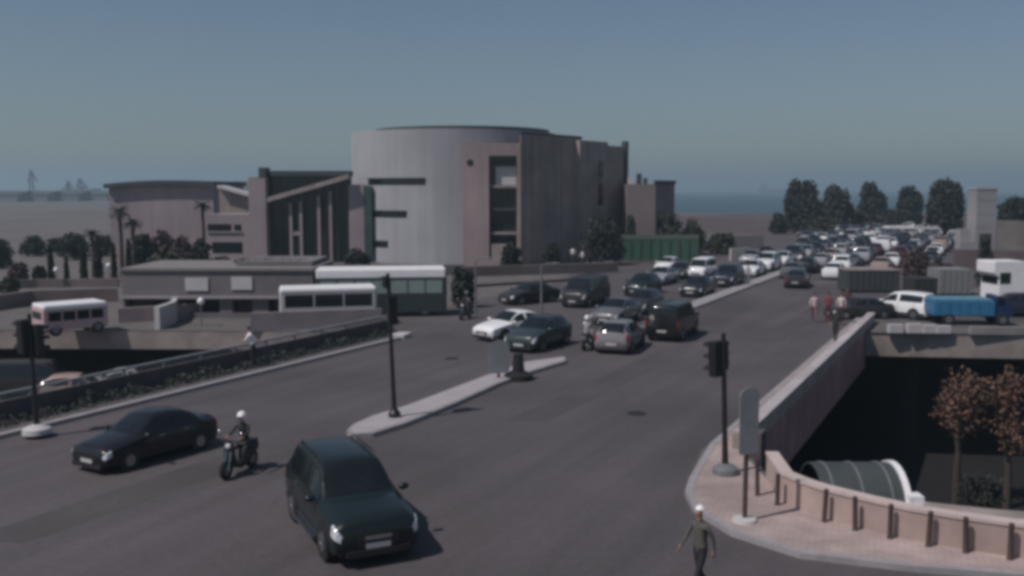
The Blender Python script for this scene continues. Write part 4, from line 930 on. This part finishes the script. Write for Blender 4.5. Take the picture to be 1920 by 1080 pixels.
# terrace walls before the museum
def tw(name, pts, z1, m, label, th=.5):
    b = MB(); q = offs(pts, th)
    for i in range(len(pts) - 1): b.prism([pts[i], pts[i + 1], q[i + 1], q[i]], 0, z1, m)
    return tag(b.obj(name), label, "wall")
tw("terrace_wall", [(D(872, 90), 90), (D(1160, 95), 95)], Z(497, 92), mat("terrace_stone", (0.125, 0.105, 0.098), .9, .2, .6, big=.1), "brown terrace wall along the foot of the museum's dark blocks")
tw("terrace_wall", [(D(880, 80), 80), (D(1080, 86), 86)], Z(528, 83), mat("terrace_stone2", (0.10, 0.088, 0.083), .9, .2, .6, big=.1), "lower dark brown garden wall beside the waiting cars")
tw("terrace_wall", [(D(590, 92), 92), (D(872, 92), 92)], Z(497, 92), mat("terrace_stone3", (0.09, 0.08, 0.083), .9, .2, .6, big=.1), "dark wall behind the white roofed coach")
tw("ramp_wall", [P(222, 606), P(330, 600), P(412, 588)], .9, M['pink'], "pinkish curved ramp wall beside the pink minibus", .3)
tw("ramp_wall", [P(300, 618), P(330, 606), P(338, 590)], 1.3, M['offw'], "short pale curved wall end before the dark openings", .3)
tw("garden_wall", [P(-60, 590), P(60, 572), P(222, 566)], 1.0, mat("garden_stone", (0.2, 0.155, 0.15), .9, .2, .5, big=.1), "pinkish garden wall across the lower left of the park", .4)
tw("garden_wall", [P(-60, 545), P(70, 540), P(222, 538)], .7, mat("garden_stone2", (0.17, 0.14, 0.135), .9, .2, .5, big=.1), "low beige wall at the feet of the cypresses", .4)
tw("garden_wall", [P(470, 622), P(716, 612)], 1.05, mat("forecourt_wall", (0.24, 0.21, 0.215), .9, .15, .8, big=.2), "pale grey wall hiding the wheels of the minibus", .25)
# low brown block to the right
def brown_block():
    y = 114.0; X = lambda px: D(px, y); r = empty("brown_building", (X(1222), y, 0)); tag(r, "low brown block with rooftop units right of the museum", "building"); inv = Matrix.Translation((-X(1222), -y, 0))
    def pt(name, fn):
        o = part(name, r, fn); o.matrix_local = inv; return o
    m = mat("brown_render", (0.2, 0.165, 0.165), .9, .08, .5, big=.1)
    pt("wall", lambda b: b.prism([(X(1174), y), (X(1228), y), (X(1270) + .5, y + 5.5), (X(1174), y + 9)], 0, Z(345, y), m))
    pt("roof", lambda b: b.prism([(X(1224), y - .1), (X(1229), y - .15), (X(1271) + .6, y + 5.5), (X(1262), y + 6)], Z(345, y) + .002, Z(338, y), M['roof']))
    for px, w_, h in ((1184, .55, .9), (1200, .5, 1.2), (1212, .35, .7)):
        pt("rooftop_unit", lambda b: [b.box(X(px) - w_ / 2, X(px) + w_ / 2, y + 1, y + 2, Z(345, y) + .003, Z(345, y) + h, M['roof'] if px != 1184 else M['offw'])])
    pt("window_strip", lambda b: b.box(.6, 3.2, -.05, .05, 3.5, 5.5, M['glass'], frameM((X(1228), y), (X(1270) + .5, y + 5.5))))
brown_block()
def hoarding():
    y = 108.0; X = lambda px: D(px, y); r = empty("hoarding", (X(1238), y, 0)); tag(r, "dark green hoarding with a lighter green top band right of the museum", "hoarding"); inv = Matrix.Translation((-X(1238), -y, 0))
    def pt(name, fn): o = part(name, r, fn); o.matrix_local = inv; return o
    pt("panel", lambda b: [b.box(X(1166) + k * 1.06, X(1166) + k * 1.06 + 1.03, y, y + .1, .2, Z(449, y), M['hoard']) for k in range(8)])
    pt("top_band", lambda b: b.box(X(1166), X(1166) + 8.46, y - .04, y + .14, Z(449, y) + .002, Z(440, y), mat("pale_green", (0.10, 0.13, 0.10), .8)))
    for k in range(9): pt("post", lambda b: b.box(X(1166) + k * 1.06 - .06, X(1166) + k * 1.06, y - .1, y - .002, 0, Z(449, y), M['rust']))
hoarding()
tw("boundary_wall", [(D(1368, 128), 128), (D(1432, 130), 130)], Z(441, 129), mat("pale_wall", (0.30, 0.27, 0.26), .9), "short pale boundary wall above the white vehicles", .4)
tw("boundary_wall", [(D(1372, 110), 110), (D(1408, 111), 111)], Z(466, 110), mat("pale_wall2", (0.42, 0.40, 0.37), .9), "small cream wall section behind the queue of cars", .4)
# long awnings at the far end of the jam
for i, (a, c, y, t_) in enumerate(((1660, 1702, 168, 424), (1712, 1756, 165, 426))):
    x0, x1 = D(a, y), D(c, y); z1 = Z(t_, y); r = empty("awning", ((x0 + x1) / 2, y, 0)); tag(r, ["white flat awning behind the traffic jam, left one", "cream flat awning behind the traffic jam, right one"][i], "awning", "awnings behind the traffic jam"); h = (x1 - x0) / 2
    part("canopy", r, lambda b: b.box(-h, h, -1.4, 1.4, z1 - .35, z1, M['white'] if i == 0 else M['offw']))
    for sx in (-1, 1):
        for sy in (-1, 1): part("post", r, lambda b: b.tube([(sx * (h - .2), sy * 1.2, 0), (sx * (h - .2), sy * 1.2, z1 - .351)], .06, M['greymetal'], 8))
# pale tower
def tower():
    y = 124.0; X = lambda px: D(px, y); r = empty("tower", (X(1847), y, 0)); tag(r, "pale square concrete tower right of the tree row", "tower")
    h = (X(1866) - X(1829)) / 2; zt = Z(355, y); mm = mat("tower_concrete", (0.30, 0.29, 0.30), .9, .08, .5, big=.2)
    part("shaft", r, lambda b: b.box(-h, h, 0, 2 * h, 0, zt, mm))
    part("cap", r, lambda b: b.box(-h - .08, h + .08, -.08, 2 * h + .08, zt + .002, zt + .25, mat("tower_cap", (0.36, 0.36, 0.38), .9)))
    part("opening", r, lambda b: b.box(-h * .6, h * .6, -.04, .1, 0, Z(438, y), M['roof']))
    part("panel_joints", r, lambda b: [b.box(-h, h, -.02, -.001, z, z + .05, M['fascia2']) for z in (3.2, 4.9, 6.6)])
    y2 = y - 4; q = empty("side_pylon", (D(1810, y2), y2, 0)); tag(q, "lower pale concrete pylon left of the tower", "pylon")
    part("shaft", q, lambda b: [b.box(D(1800, y2) - D(1810, y2), D(1818, y2) - D(1810, y2), 0, 1.4, 0, Z(430, y2), mm)])
    part("step", q, lambda b: b.box(D(1796, y2) - D(1810, y2), D(1828, y2) - D(1810, y2), -.6, -.002, 0, Z(452, y2), mm))
    y3 = y + 3; q = empty("dark_pylon", (D(1821, y3), y3, 0)); tag(q, "thin dark mast between the round tree and the tower", "mast")
    part("shaft", q, lambda b: b.box(-.35, .35, 0, .7, 0, Z(362, y3), M['greymetal'])); part("cap", q, lambda b: b.box(-.45, .45, -.1, .8, Z(362, y3) + .002, Z(362, y3) + .2, M['roof']))
tower()
tw("boundary_wall", [(D(1868, 118), 118), (D(1990, 114), 114)], Z(414, 116), mat("brown_wall", (0.13, 0.118, 0.11), .9, .2, .4, big=.15), "tall grey-brown wall at the right edge below the trees", .6)
tw("boundary_wall", [(D(1790, 98), 98), (D(1990, 94), 94)], Z(470, 96), mat("brown_wall2", (0.1, 0.075, 0.078), .9, .2, .4, big=.15), "low reddish brown wall behind the white lorry cab", .6)
# pole in the queue
def lamp_post(px, py, H, label, lean=0):
    p = P(px, py); r = empty("street_lamp", (p[0], p[1], 0)); tag(r, label, "street lamp", "street lamps")
    part("pole", r, lambda b: b.tube([(0, 0, 0), (0, 0, H * .6), (0, 0, H)], [.09, .065, .05], M['greymetal'], 10), 40)
    part("arm", r, lambda b: b.tube([(0, 0, H - .05), (.3, 0, H + .1), (.7, 0, H + .12)], .035, M['greymetal'], 8), 40)
    part("lamp_head", r, lambda b: b.ball((.85, 0, H + .1), (.28, .11, .07), M['greymetal'], 8), 50)
lamp_post(1015, 612, 3.6, "slim grey lamp post behind the dark grey-green car")
lamp_post(892, 590, 3.5, "slim lamp post at the right end of the coach")
# low park lamps
for i, (px, py) in enumerate(((107, 540), (378, 612), (205, 530))):
    p = P(px, py); r = empty("globe_lamp", (p[0], p[1], 0)); tag(r, ["white globe lamp beside the darkest cypress", "white globe lamp in front of the low grey building", "pale globe lamp between two cypresses"][i], "lamp", "globe lamps")
    part("pole", r, lambda b: b.tube([(0, 0, 0), (0, 0, 1.3)], .04, M['greymetal'], 8)); part("globe", r, lambda b: b.ball((0, 0, 1.48), (.2, .2, .22), M['white'], 10), 60)

# ------------------------------------------------------------------ far harbour city and a ship
random.seed(33)
def hx(px, y): return (px - 960) / F * y
cities = [(-20, 70, 378, "wide"), (40, 100, 371, "flat"), (85, 130, 375, "long low"), (118, 178, 363, "stepped"), (165, 215, 372, "broad"), (205, 262, 369, "pale"), (418, 482, 345, "tall narrow")]
for i, (a, c, top, wd) in enumerate(cities):
    y = 1180 + i * 12 if i < 6 else 900; x0, x1 = hx(a, y), hx(c, y); zt = CH + (357 - top) / F * y + 3; r = empty("far_building", ((x0 + x1) / 2, y, 0)); tag(r, "%s hazy harbour building on the left horizon, %s from the left" % (wd, ordw[i]), "building", "hazy harbour buildings"); h = (x1 - x0) / 2
    if i < 6: zt = 8 + (366 - top) / F * y
    part("block", r, lambda b: [b.box(-h, h, 0, 25, 0, zt * .8 + 1, M['city'])] + [b.box(-h + 2 * h * k / 4, -h + 2 * h * (k + random.uniform(.5, 1)) / 4, 3, 18, 0, max(2, zt + random.uniform(-3, 2)), M['city']) for k in range(4)])
for i, (a, c, top, wd) in enumerate([(-30, 36, 384, "low broad warehouse"), (44, 92, 380, "flat roofed warehouse"), (98, 150, 386, "long warehouse"), (156, 204, 379, "tall warehouse")]):
    y = 640 + i * 14; x0, x1 = hx(a, y), hx(c, y); zt = 8 + (355 - top) / F * y; zt = max(zt + 4, 4.5); h = (x1 - x0) / 2; r = empty("warehouse", ((x0 + x1) / 2, y, 0)); tag(r, "hazy %s in front of the harbour skyline, %s from the left" % (wd, ordw[i]), "building", "hazy warehouses")
    part("wall", r, lambda b: b.box(-h, h, 0, 30, 0, zt, M['city'])); part("roof", r, lambda b: b.add([(-h - .5, -.5, zt + .01), (h + .5, -.5, zt + .01), (h + .5, 30.5, zt + .01), (-h - .5, 30.5, zt + .01), (-h - .5, 15, zt + 2.5), (h + .5, 15, zt + 2.5)], [(0, 1, 5, 4), (2, 3, 4, 5), (0, 4, 3), (1, 2, 5), (0, 3, 2, 1)], M['crane']))
def crane_px(px, top, w_, label):
    y = 1150; H = 8 + (355 - top) / F * y; x = hx(px, y); r = empty("harbour_crane", (x, y, 0)); tag(r, label, "crane", "hazy harbour cranes"); g_ = w_ / F * y / 2
    part("tower", r, lambda b: [b.tube([(-g_ * .5, 0, 0), (-g_ * .15, 0, H * .95)], 1.0, M['crane'], 6), b.tube([(g_ * .5, 0, 0), (g_ * .15, 0, H * .95)], 1.0, M['crane'], 6), b.tube([(-g_ * .35, 0, H * .4), (g_ * .35, 0, H * .4)], .8, M['crane'], 6), b.box(-g_ * .3, g_ * .3, -2, 2, H * .72, H * .86, M['crane'])])
    part("jib", r, lambda b: [b.tube([(0, 0, H * .85), (g_ * 1.3, 0, H * .55)], .8, M['crane'], 6), b.tube([(0, 0, H), (g_ * 1.3, 0, H * .55)], .4, M['crane'], 5), b.tube([(0, 0, H), (-g_ * .8, 0, H * .5)], .5, M['crane'], 5)])
crane_px(64, 318, 18, "tall hazy harbour crane, the leftmost and tallest"); crane_px(132, 338, 14, "small hazy harbour crane, middle one"); crane_px(154, 334, 20, "wide hazy harbour crane, right one")
y = 3000; x = hx(1448, y); r = empty("cargo_ship", (x, y, -2.2)); tag(r, "tiny hazy cargo ship on the sea horizon", "ship"); 
part("hull", r, lambda b: b.prism([(-46, 0), (-40, -8), (40, -8), (50, 0), (40, 8), (-40, 8)], 0, 11, M['crane'])); part("deckhouse", r, lambda b: b.box(-38, -22, -6, 6, 11.01, 27, M['city'])); part("mast", r, lambda b: b.tube([(20, 0, 11), (20, 0, 24)], .8, M['crane'], 6))

# ------------------------------------------------------------------ people
def seg_d(p, a, b):
    ab = b - a; t = max(0, min(1, (p - a).dot(ab) / max(ab.length_squared, 1e-9))); return (p - a - ab * t).length
def person(name, joints, edges, label, loc, rz, mats, helmet=None, hair=True, scale=1.0, group=None, cap=None, tilt=0):
    "joints: name -> (pos, radius); edges: (a, b, material key)"
    me = bpy.data.meshes.new("body_skeleton"); names = list(joints); idx = {n: i for i, n in enumerate(names)}
    me.from_pydata([joints[n][0] for n in names], [(idx[a], idx[b]) for a, b, _ in edges], [])
    tmp = bpy.data.objects.new("body_skeleton", me); COL.objects.link(tmp)
    sk = tmp.modifiers.new("skin", 'SKIN'); lay = me.skin_vertices[0].data
    for n in names: r_ = joints[n][1]; r_ = r_ if isinstance(r_, tuple) else (r_, r_); lay[idx[n]].radius = r_
    lay[0].use_root = True
    sk.use_smooth_shade = True; ss = tmp.modifiers.new("sub", 'SUBSURF'); ss.levels = 1; ss.render_levels = 1
    dg = bpy.context.evaluated_depsgraph_get(); dg.update(); ev = tmp.evaluated_get(dg); bm_ = bpy.data.meshes.new_from_object(ev)
    bpy.data.objects.remove(tmp)
    keys = list(mats); bm_.materials.clear()
    for k in keys: bm_.materials.append(mats[k])
    segs = [(Vector(joints[a][0]), Vector(joints[b][0]), keys.index(m), min(joints[a][1]) if isinstance(joints[a][1], tuple) else joints[a][1]) for a, b, m in edges]
    for f in bm_.polygons:
        c = f.center; best = min(segs, key=lambda s_: seg_d(c, s_[0], s_[1]) - s_[3] * .6); f.material_index = best[2]; f.use_smooth = True
    root = empty(name, loc, rz); root.scale = (scale,) * 3; o = bpy.data.objects.new("body", bm_); COL.objects.link(o); o.parent = root
    hd = Vector(joints['head'][0])
    if helmet:
        h = MB(); h.ball(tuple(hd + Vector((-.01, 0, .03))), (.15, .135, .15), helmet, 10, zcut=-.6); ho = h.obj("helmet", root, 60)
        v = MB(); v.ball(tuple(hd + Vector((.035, 0, .01))), (.125, .115, .06), M['glass'], 8); v.obj("visor", ho, 60)
    else:
        h = MB(); h.ball(tuple(hd + Vector((-.02, 0, .03))), (.108, .1, .115), M['hair'] if not cap else cap, 10, zcut=-.25 if not cap else .1); h.obj("hair" if not cap else "cap", root, 60)
        for sg in (-1, 1):
            e = MB(); e.ball(tuple(hd + Vector((.088, sg * .035, .0))), (.012, .014, .012), M['hair'], 6); e.obj("eye", root, 60)
    tag(root, label, "person", group); return root
def skeleton(pose, fingers=False):
    J = {}; E = []
    sp = pose.get('lean', 0.0); zp = pose.get('pz', .95); top = Vector((sin(sp), 0, cos(sp)))
    pv = Vector((pose.get('px', 0), 0, zp)); J['pelvis'] = (tuple(pv), (.14, .115)); J['spine'] = (tuple(pv + top * .2), (.13, .1)); J['chest'] = (tuple(pv + top * .4), (.16, .115)); J['neck'] = (tuple(pv + top * .56), .055); 
    hb = pv + top * .63; up = Vector((sin(sp * .3), 0, cos(sp * .3))); J['jaw'] = (tuple(hb + up * .02 + Vector((.02, 0, 0))), (.062, .07)); J['head'] = (tuple(hb + up * .11 + Vector((.015, 0, 0))), (.085, .095)); J['crown'] = (tuple(hb + up * .19), (.06, .07))
    J['nose'] = (tuple(hb + up * .09 + Vector((.125, 0, 0))), .014)
    E += [('pelvis', 'spine', 'shirt'), ('spine', 'chest', 'shirt'), ('chest', 'neck', 'shirt'), ('neck', 'jaw', 'skin'), ('jaw', 'head', 'skin'), ('head', 'crown', 'skin'), ('head', 'nose', 'skin')]
    for s_, sg in (('l', 1), ('r', -1)):
        sh = pv + top * .49 + Vector((0, sg * .185, 0)); el = sh + Vector(pose['el_' + s_]); wr = el + Vector(pose['wr_' + s_]); dh = (wr - el).normalized(); pm = wr + dh * .07
        J['sh' + s_] = (tuple(sh), .06); J['el' + s_] = (tuple(el), .043); J['wr' + s_] = (tuple(wr), .028); J['pm' + s_] = (tuple(pm), (.034, .018))
        E += [('chest', 'sh' + s_, 'shirt'), ('sh' + s_, 'el' + s_, 'shirt'), ('el' + s_, 'wr' + s_, pose.get('sleeve', 'skin')), ('wr' + s_, 'pm' + s_, 'skin')]
        if fingers:
            side = Vector((1, 0, 0)) if abs(dh.z) > .6 else Vector((0, 1, 0)); side = (side - dh * side.dot(dh)).normalized(); cur = Vector((0, -sg, 0)) if abs(dh.z) > .6 else Vector((0, 0, -1))
            for q, (of, ln) in enumerate(((-.03, .06), (-.01, .075), (.01, .08), (.03, .072))):
                a = pm + side * of + dh * .02; m1 = a + dh * ln * .5 + cur * .008; m2 = m1 + (dh * .7 + cur * .7).normalized() * ln * .5
                J['f%d%s' % (q, s_)] = (tuple(a), .0095); J['g%d%s' % (q, s_)] = (tuple(m1), .0088); J['h%d%s' % (q, s_)] = (tuple(m2), .0075)
                E += [('pm' + s_, 'f%d%s' % (q, s_), 'skin'), ('f%d%s' % (q, s_), 'g%d%s' % (q, s_), 'skin'), ('g%d%s' % (q, s_), 'h%d%s' % (q, s_), 'skin')]
            t1 = wr + dh * .03 + side * .045; t2 = t1 + (dh + side * .6).normalized() * .05; J['t1' + s_] = (tuple(t1), .012); J['t2' + s_] = (tuple(t2), .009); E += [('wr' + s_, 't1' + s_, 'skin'), ('t1' + s_, 't2' + s_, 'skin')]
        hp = pv + Vector((0, sg * .09, -.06)); kn = hp + Vector(pose['kn_' + s_]); an = kn + Vector(pose['an_' + s_]); hl = an + Vector((-.05, 0, -.03)); to = an + Vector((.17, 0, -.045))
        J['hp' + s_] = (tuple(hp), .092); J['kn' + s_] = (tuple(kn), .06); J['an' + s_] = (tuple(an), .043); J['to' + s_] = (tuple(to), (.04, .03))
        E += [('pelvis', 'hp' + s_, 'legs'), ('hp' + s_, 'kn' + s_, 'legs'), ('kn' + s_, 'an' + s_, 'legs'), ('an' + s_, 'to' + s_, 'shoe')]
    return J, E
STAND = dict(el_l=(-.03, .07, -.27), wr_l=(.06, .01, -.25), el_r=(.02, -.06, -.28), wr_r=(.1, 0, -.23), kn_l=(.03, 0, -.42), an_l=(-.02, .01, -.4), kn_r=(.0, 0, -.42), an_r=(-.02, -.01, -.4))
WALK = dict(lean=.06, el_l=(-.12, .06, -.25), wr_l=(-.03, 0, -.25), el_r=(.1, -.06, -.26), wr_r=(.16, 0, -.19), kn_l=(.17, 0, -.39), an_l=(.04, 0, -.41), kn_r=(-.06, 0, -.42), an_r=(-.24, 0, -.33), pz=.93)
RIDE = dict(lean=.18, pz=.82, px=-.12, el_l=(.17, .07, -.2), wr_l=(.23, -.02, -.02), el_r=(.17, -.07, -.2), wr_r=(.23, .02, -.02), kn_l=(.37, .09, -.1), an_l=(-.02, .0, -.4), kn_r=(.37, -.09, -.1), an_r=(-.02, .0, -.4), sleeve='shirt')
LEAN = dict(lean=.3, el_l=(.12, .06, -.22), wr_l=(.2, 0, -.03), el_r=(.12, -.06, -.22), wr_r=(.2, 0, -.03), kn_l=(.03, 0, -.42), an_l=(-.05, 0, -.4), kn_r=(-.02, 0, -.42), an_r=(-.05, 0, -.4))
def cl(name, c): return mat("cloth_" + name, c, .9, .15, 9.0)
def mk_person(px, py, rz, pose, shirt, legs, label, z=.004, fingers=False, scale=1.0, **k):
    J, E = skeleton(pose, fingers); p = P(px, py, z)
    return person("person", J, E, label, (p[0], p[1], z - .0 + .03), rz, dict(shirt=shirt, skin=M['skin'], legs=legs, shoe=M['black']), scale=scale, **k)
# near pedestrian cut off by the bottom of the frame
mk_person(1312, 1116, radians(215), dict(WALK, sleeve='shirt'), cl("olive", (0.10, 0.095, 0.08)), cl("dark", (0.025, 0.022, 0.028)), "person in an olive top, dark trousers and a white cap crossing at the bottom edge", fingers=True, cap=M['white'])
GP = "people on the footway by the avenue"
mk_person(1526, 604, radians(250), WALK, cl("pinkwhite", (0.55, 0.42, 0.44)), cl("rose", (0.2, 0.1, 0.12)), "person in a pinkish white top walking left of the group", group=GP)
mk_person(1552, 604, radians(80), STAND, cl("red", (0.22, 0.045, 0.06)), cl("redd", (0.12, 0.04, 0.05)), "person in dark red clothes in the middle of the group", group=GP)
mk_person(1576, 606, radians(230), STAND, cl("pale", (0.6, 0.48, 0.48)), cl("brown", (0.06, 0.045, 0.05)), "person in a pale top and dark trousers right of the person in red", group=GP, z=.13)
mk_person(1566, 644, radians(60), WALK, cl("moss", (0.03, 0.032, 0.025)), cl("moss2", (0.025, 0.025, 0.022)), "person all in dark green walking nearest on the narrow footway", group=GP)
mk_person(1588, 592, radians(260), STAND, cl("brownred", (0.1, 0.04, 0.045)), cl("blk", (0.02, 0.018, 0.02)), "person in brown clothes behind the others by the parapet end", group=GP)
mk_person(1500, 508, radians(80), WALK, cl("whitish", (0.7, 0.7, 0.7)), cl("darkleg", (0.05, 0.05, 0.06)), "person in a white shirt standing between the far cars", group=GP)
mk_person(1402, 536, radians(240), WALK, cl("greyblue", (0.3, 0.3, 0.35)), cl("greyleg", (0.16, 0.16, 0.2)), "person in pale grey blue walking beside the navy four-wheel drive", group=GP)
mk_person(1074, 494, radians(260), STAND, M['white'], cl("dk3", (0.05, 0.045, 0.05)), "person in a white shirt on the museum terrace", scale=1.0)
mk_person(1166, 480, radians(250), WALK, M["white"], cl("dk7", (0.05, 0.045, 0.05)), "person in a white shirt walking left of the green hoarding")
mk_person(1092, 500, radians(200), WALK, cl("lightgrey", (0.6, 0.6, 0.6)), cl("dk8", (0.04, 0.04, 0.045)), "person in a pale grey shirt walking right of the white-shirted person on the terrace")
p = W(25.3, -29.9)
q = project(*W(33.5, -29.6), 0.13)
mk_person(q[0], q[1], AV + pi / 2 + .3, LEAN, M['white'], cl("dk4", (0.025, 0.022, 0.027)), "person in a white shirt and dark trousers leaning at the left railing", z=.13)

# scooters
def scooter(px, py, rz, paint, shirt, legs, helm, labs, grp, z=.004):
    p = P(px, py); r = empty("motor_scooter", (p[0], p[1], z), rz); tag(r, labs[0], "motorcycle", grp)
    bd = MB(); bd.prism([(-.72, .55), (-.75, .75), (-.3, .78), (-.12, .62), (-.05, .36), (.3, .32), (.42, .62), (.5, .98), (.56, .98), (.6, .6), (.5, .3), (.2, .2), (-.15, .22), (-.45, .4)], -.14, .14, paint)
    o = bd.obj("body", r); o.rotation_euler.x = pi / 2; bevel(o, .06, 3)
    st = part("seat", r, lambda b: b.box(-.72, -.02, -.15, .15, .76, .86, M['trim'])); bevel(st, .04, 3)
    part("handlebar", r, lambda b: [b.tube([(.48, -.36, 1.06), (.52, -.15, 1.02), (.52, .15, 1.02), (.48, .36, 1.06)], .018, M['trim'], 8), b.tube([(.53, 0, .9), (.52, 0, 1.03)], .03, M['trim'], 8)], 40)
    part("headlight", r, lambda b: b.ball((.6, 0, .9), (.05, .09, .08), M['lamp'], 8), 60)
    part("fork", r, lambda b: [b.tube([(.55, sg * .07, .8), (.72, sg * .07, .26)], .022, M['chrome'], 8) for sg in (-1, 1)], 40)
    part("exhaust", r, lambda b: b.tube([(-.1, -.16, .28), (-.75, -.2, .36)], [.035, .055], M['chrome'], 10), 40)
    for sg in (-1, 1): part("mirror", r, lambda b: [b.tube([(.5, sg * .28, 1.05), (.48, sg * .34, 1.22)], .008, M['trim'], 6), b.ball((.48, sg * .35, 1.26), (.02, .06, .045), M['chrome'], 6)], 50)
    for x in (.72, -.55):
        wv = MB(); R = .27; wv.lathe([(R * .62, -.05), (R * .93, -.055), (R, -.02), (R, .02), (R * .93, .055), (R * .62, .05)], M['tyre'], 20, Matrix.Rotation(pi / 2, 4, 'X')); wo = wv.obj("wheel", r, 40); wo.location = (x, 0, R)
        rv = MB(); rv.tube([(0, -.052, 0), (0, .052, 0)], R * .55, M['rim'], 12); rv.obj("rim", wo)
    J, E = skeleton(RIDE, True)
    pr_ = person("person", J, E, labs[1], (p[0] - .12 * cos(rz), p[1] - .12 * sin(rz), z + .02), rz, dict(shirt=shirt, skin=M['skin'], legs=legs, shoe=M['black']), helmet=helm, group=grp + " riders")
    return r
GS = "scooters in the traffic"
scooter(452, 886, atan2(-.93, -.30), M['black'], cl("blackwhite", (0.03, 0.028, 0.032)), cl("dkblue", (0.03, 0.03, 0.036)), M['white'], ("black motor scooter ridden in front of the black four-wheel drive", "rider in a white helmet and dark jacket with one white sleeve on the nearest scooter"), GS)
scooter(1102, 655, AV + .05, M['greymetal'], cl("greysh", (0.3, 0.28, 0.3)), cl("greylg", (0.09, 0.08, 0.09)), M['white'], ("grey scooter beside the silver hatchback", "rider in grey with a white helmet beside the silver hatchback"), GS)
scooter(874, 598, TO + .1, M['black'], cl("dk5", (0.04, 0.035, 0.038)), cl("dk6", (0.03, 0.027, 0.03)), M['greymetal'], ("dark scooter left of the white saloon car", "rider in dark clothes left of the white saloon car"), GS)

# ------------------------------------------------------------------ haze
hb = MB(); hb.box(-5400, 4800, -120, 5800, -9.0, 62, M['city'])
hz = hb.obj("haze"); tag(hz, kind='stuff')
hm = bpy.data.materials.new("haze_air"); hm.use_nodes = True; n = hm.node_tree; n.nodes.clear()
ho = n.nodes.new("ShaderNodeOutputMaterial"); pv = n.nodes.new("ShaderNodeVolumePrincipled"); pv.inputs['Color'].default_value = (0.66, 0.87, 1.0, 1); pv.inputs['Density'].default_value = 0.0006; pv.inputs['Anisotropy'].default_value = 0.2
n.links.new(pv.outputs[0], ho.inputs['Volume']); hz.data.materials.clear(); hz.data.materials.append(hm)
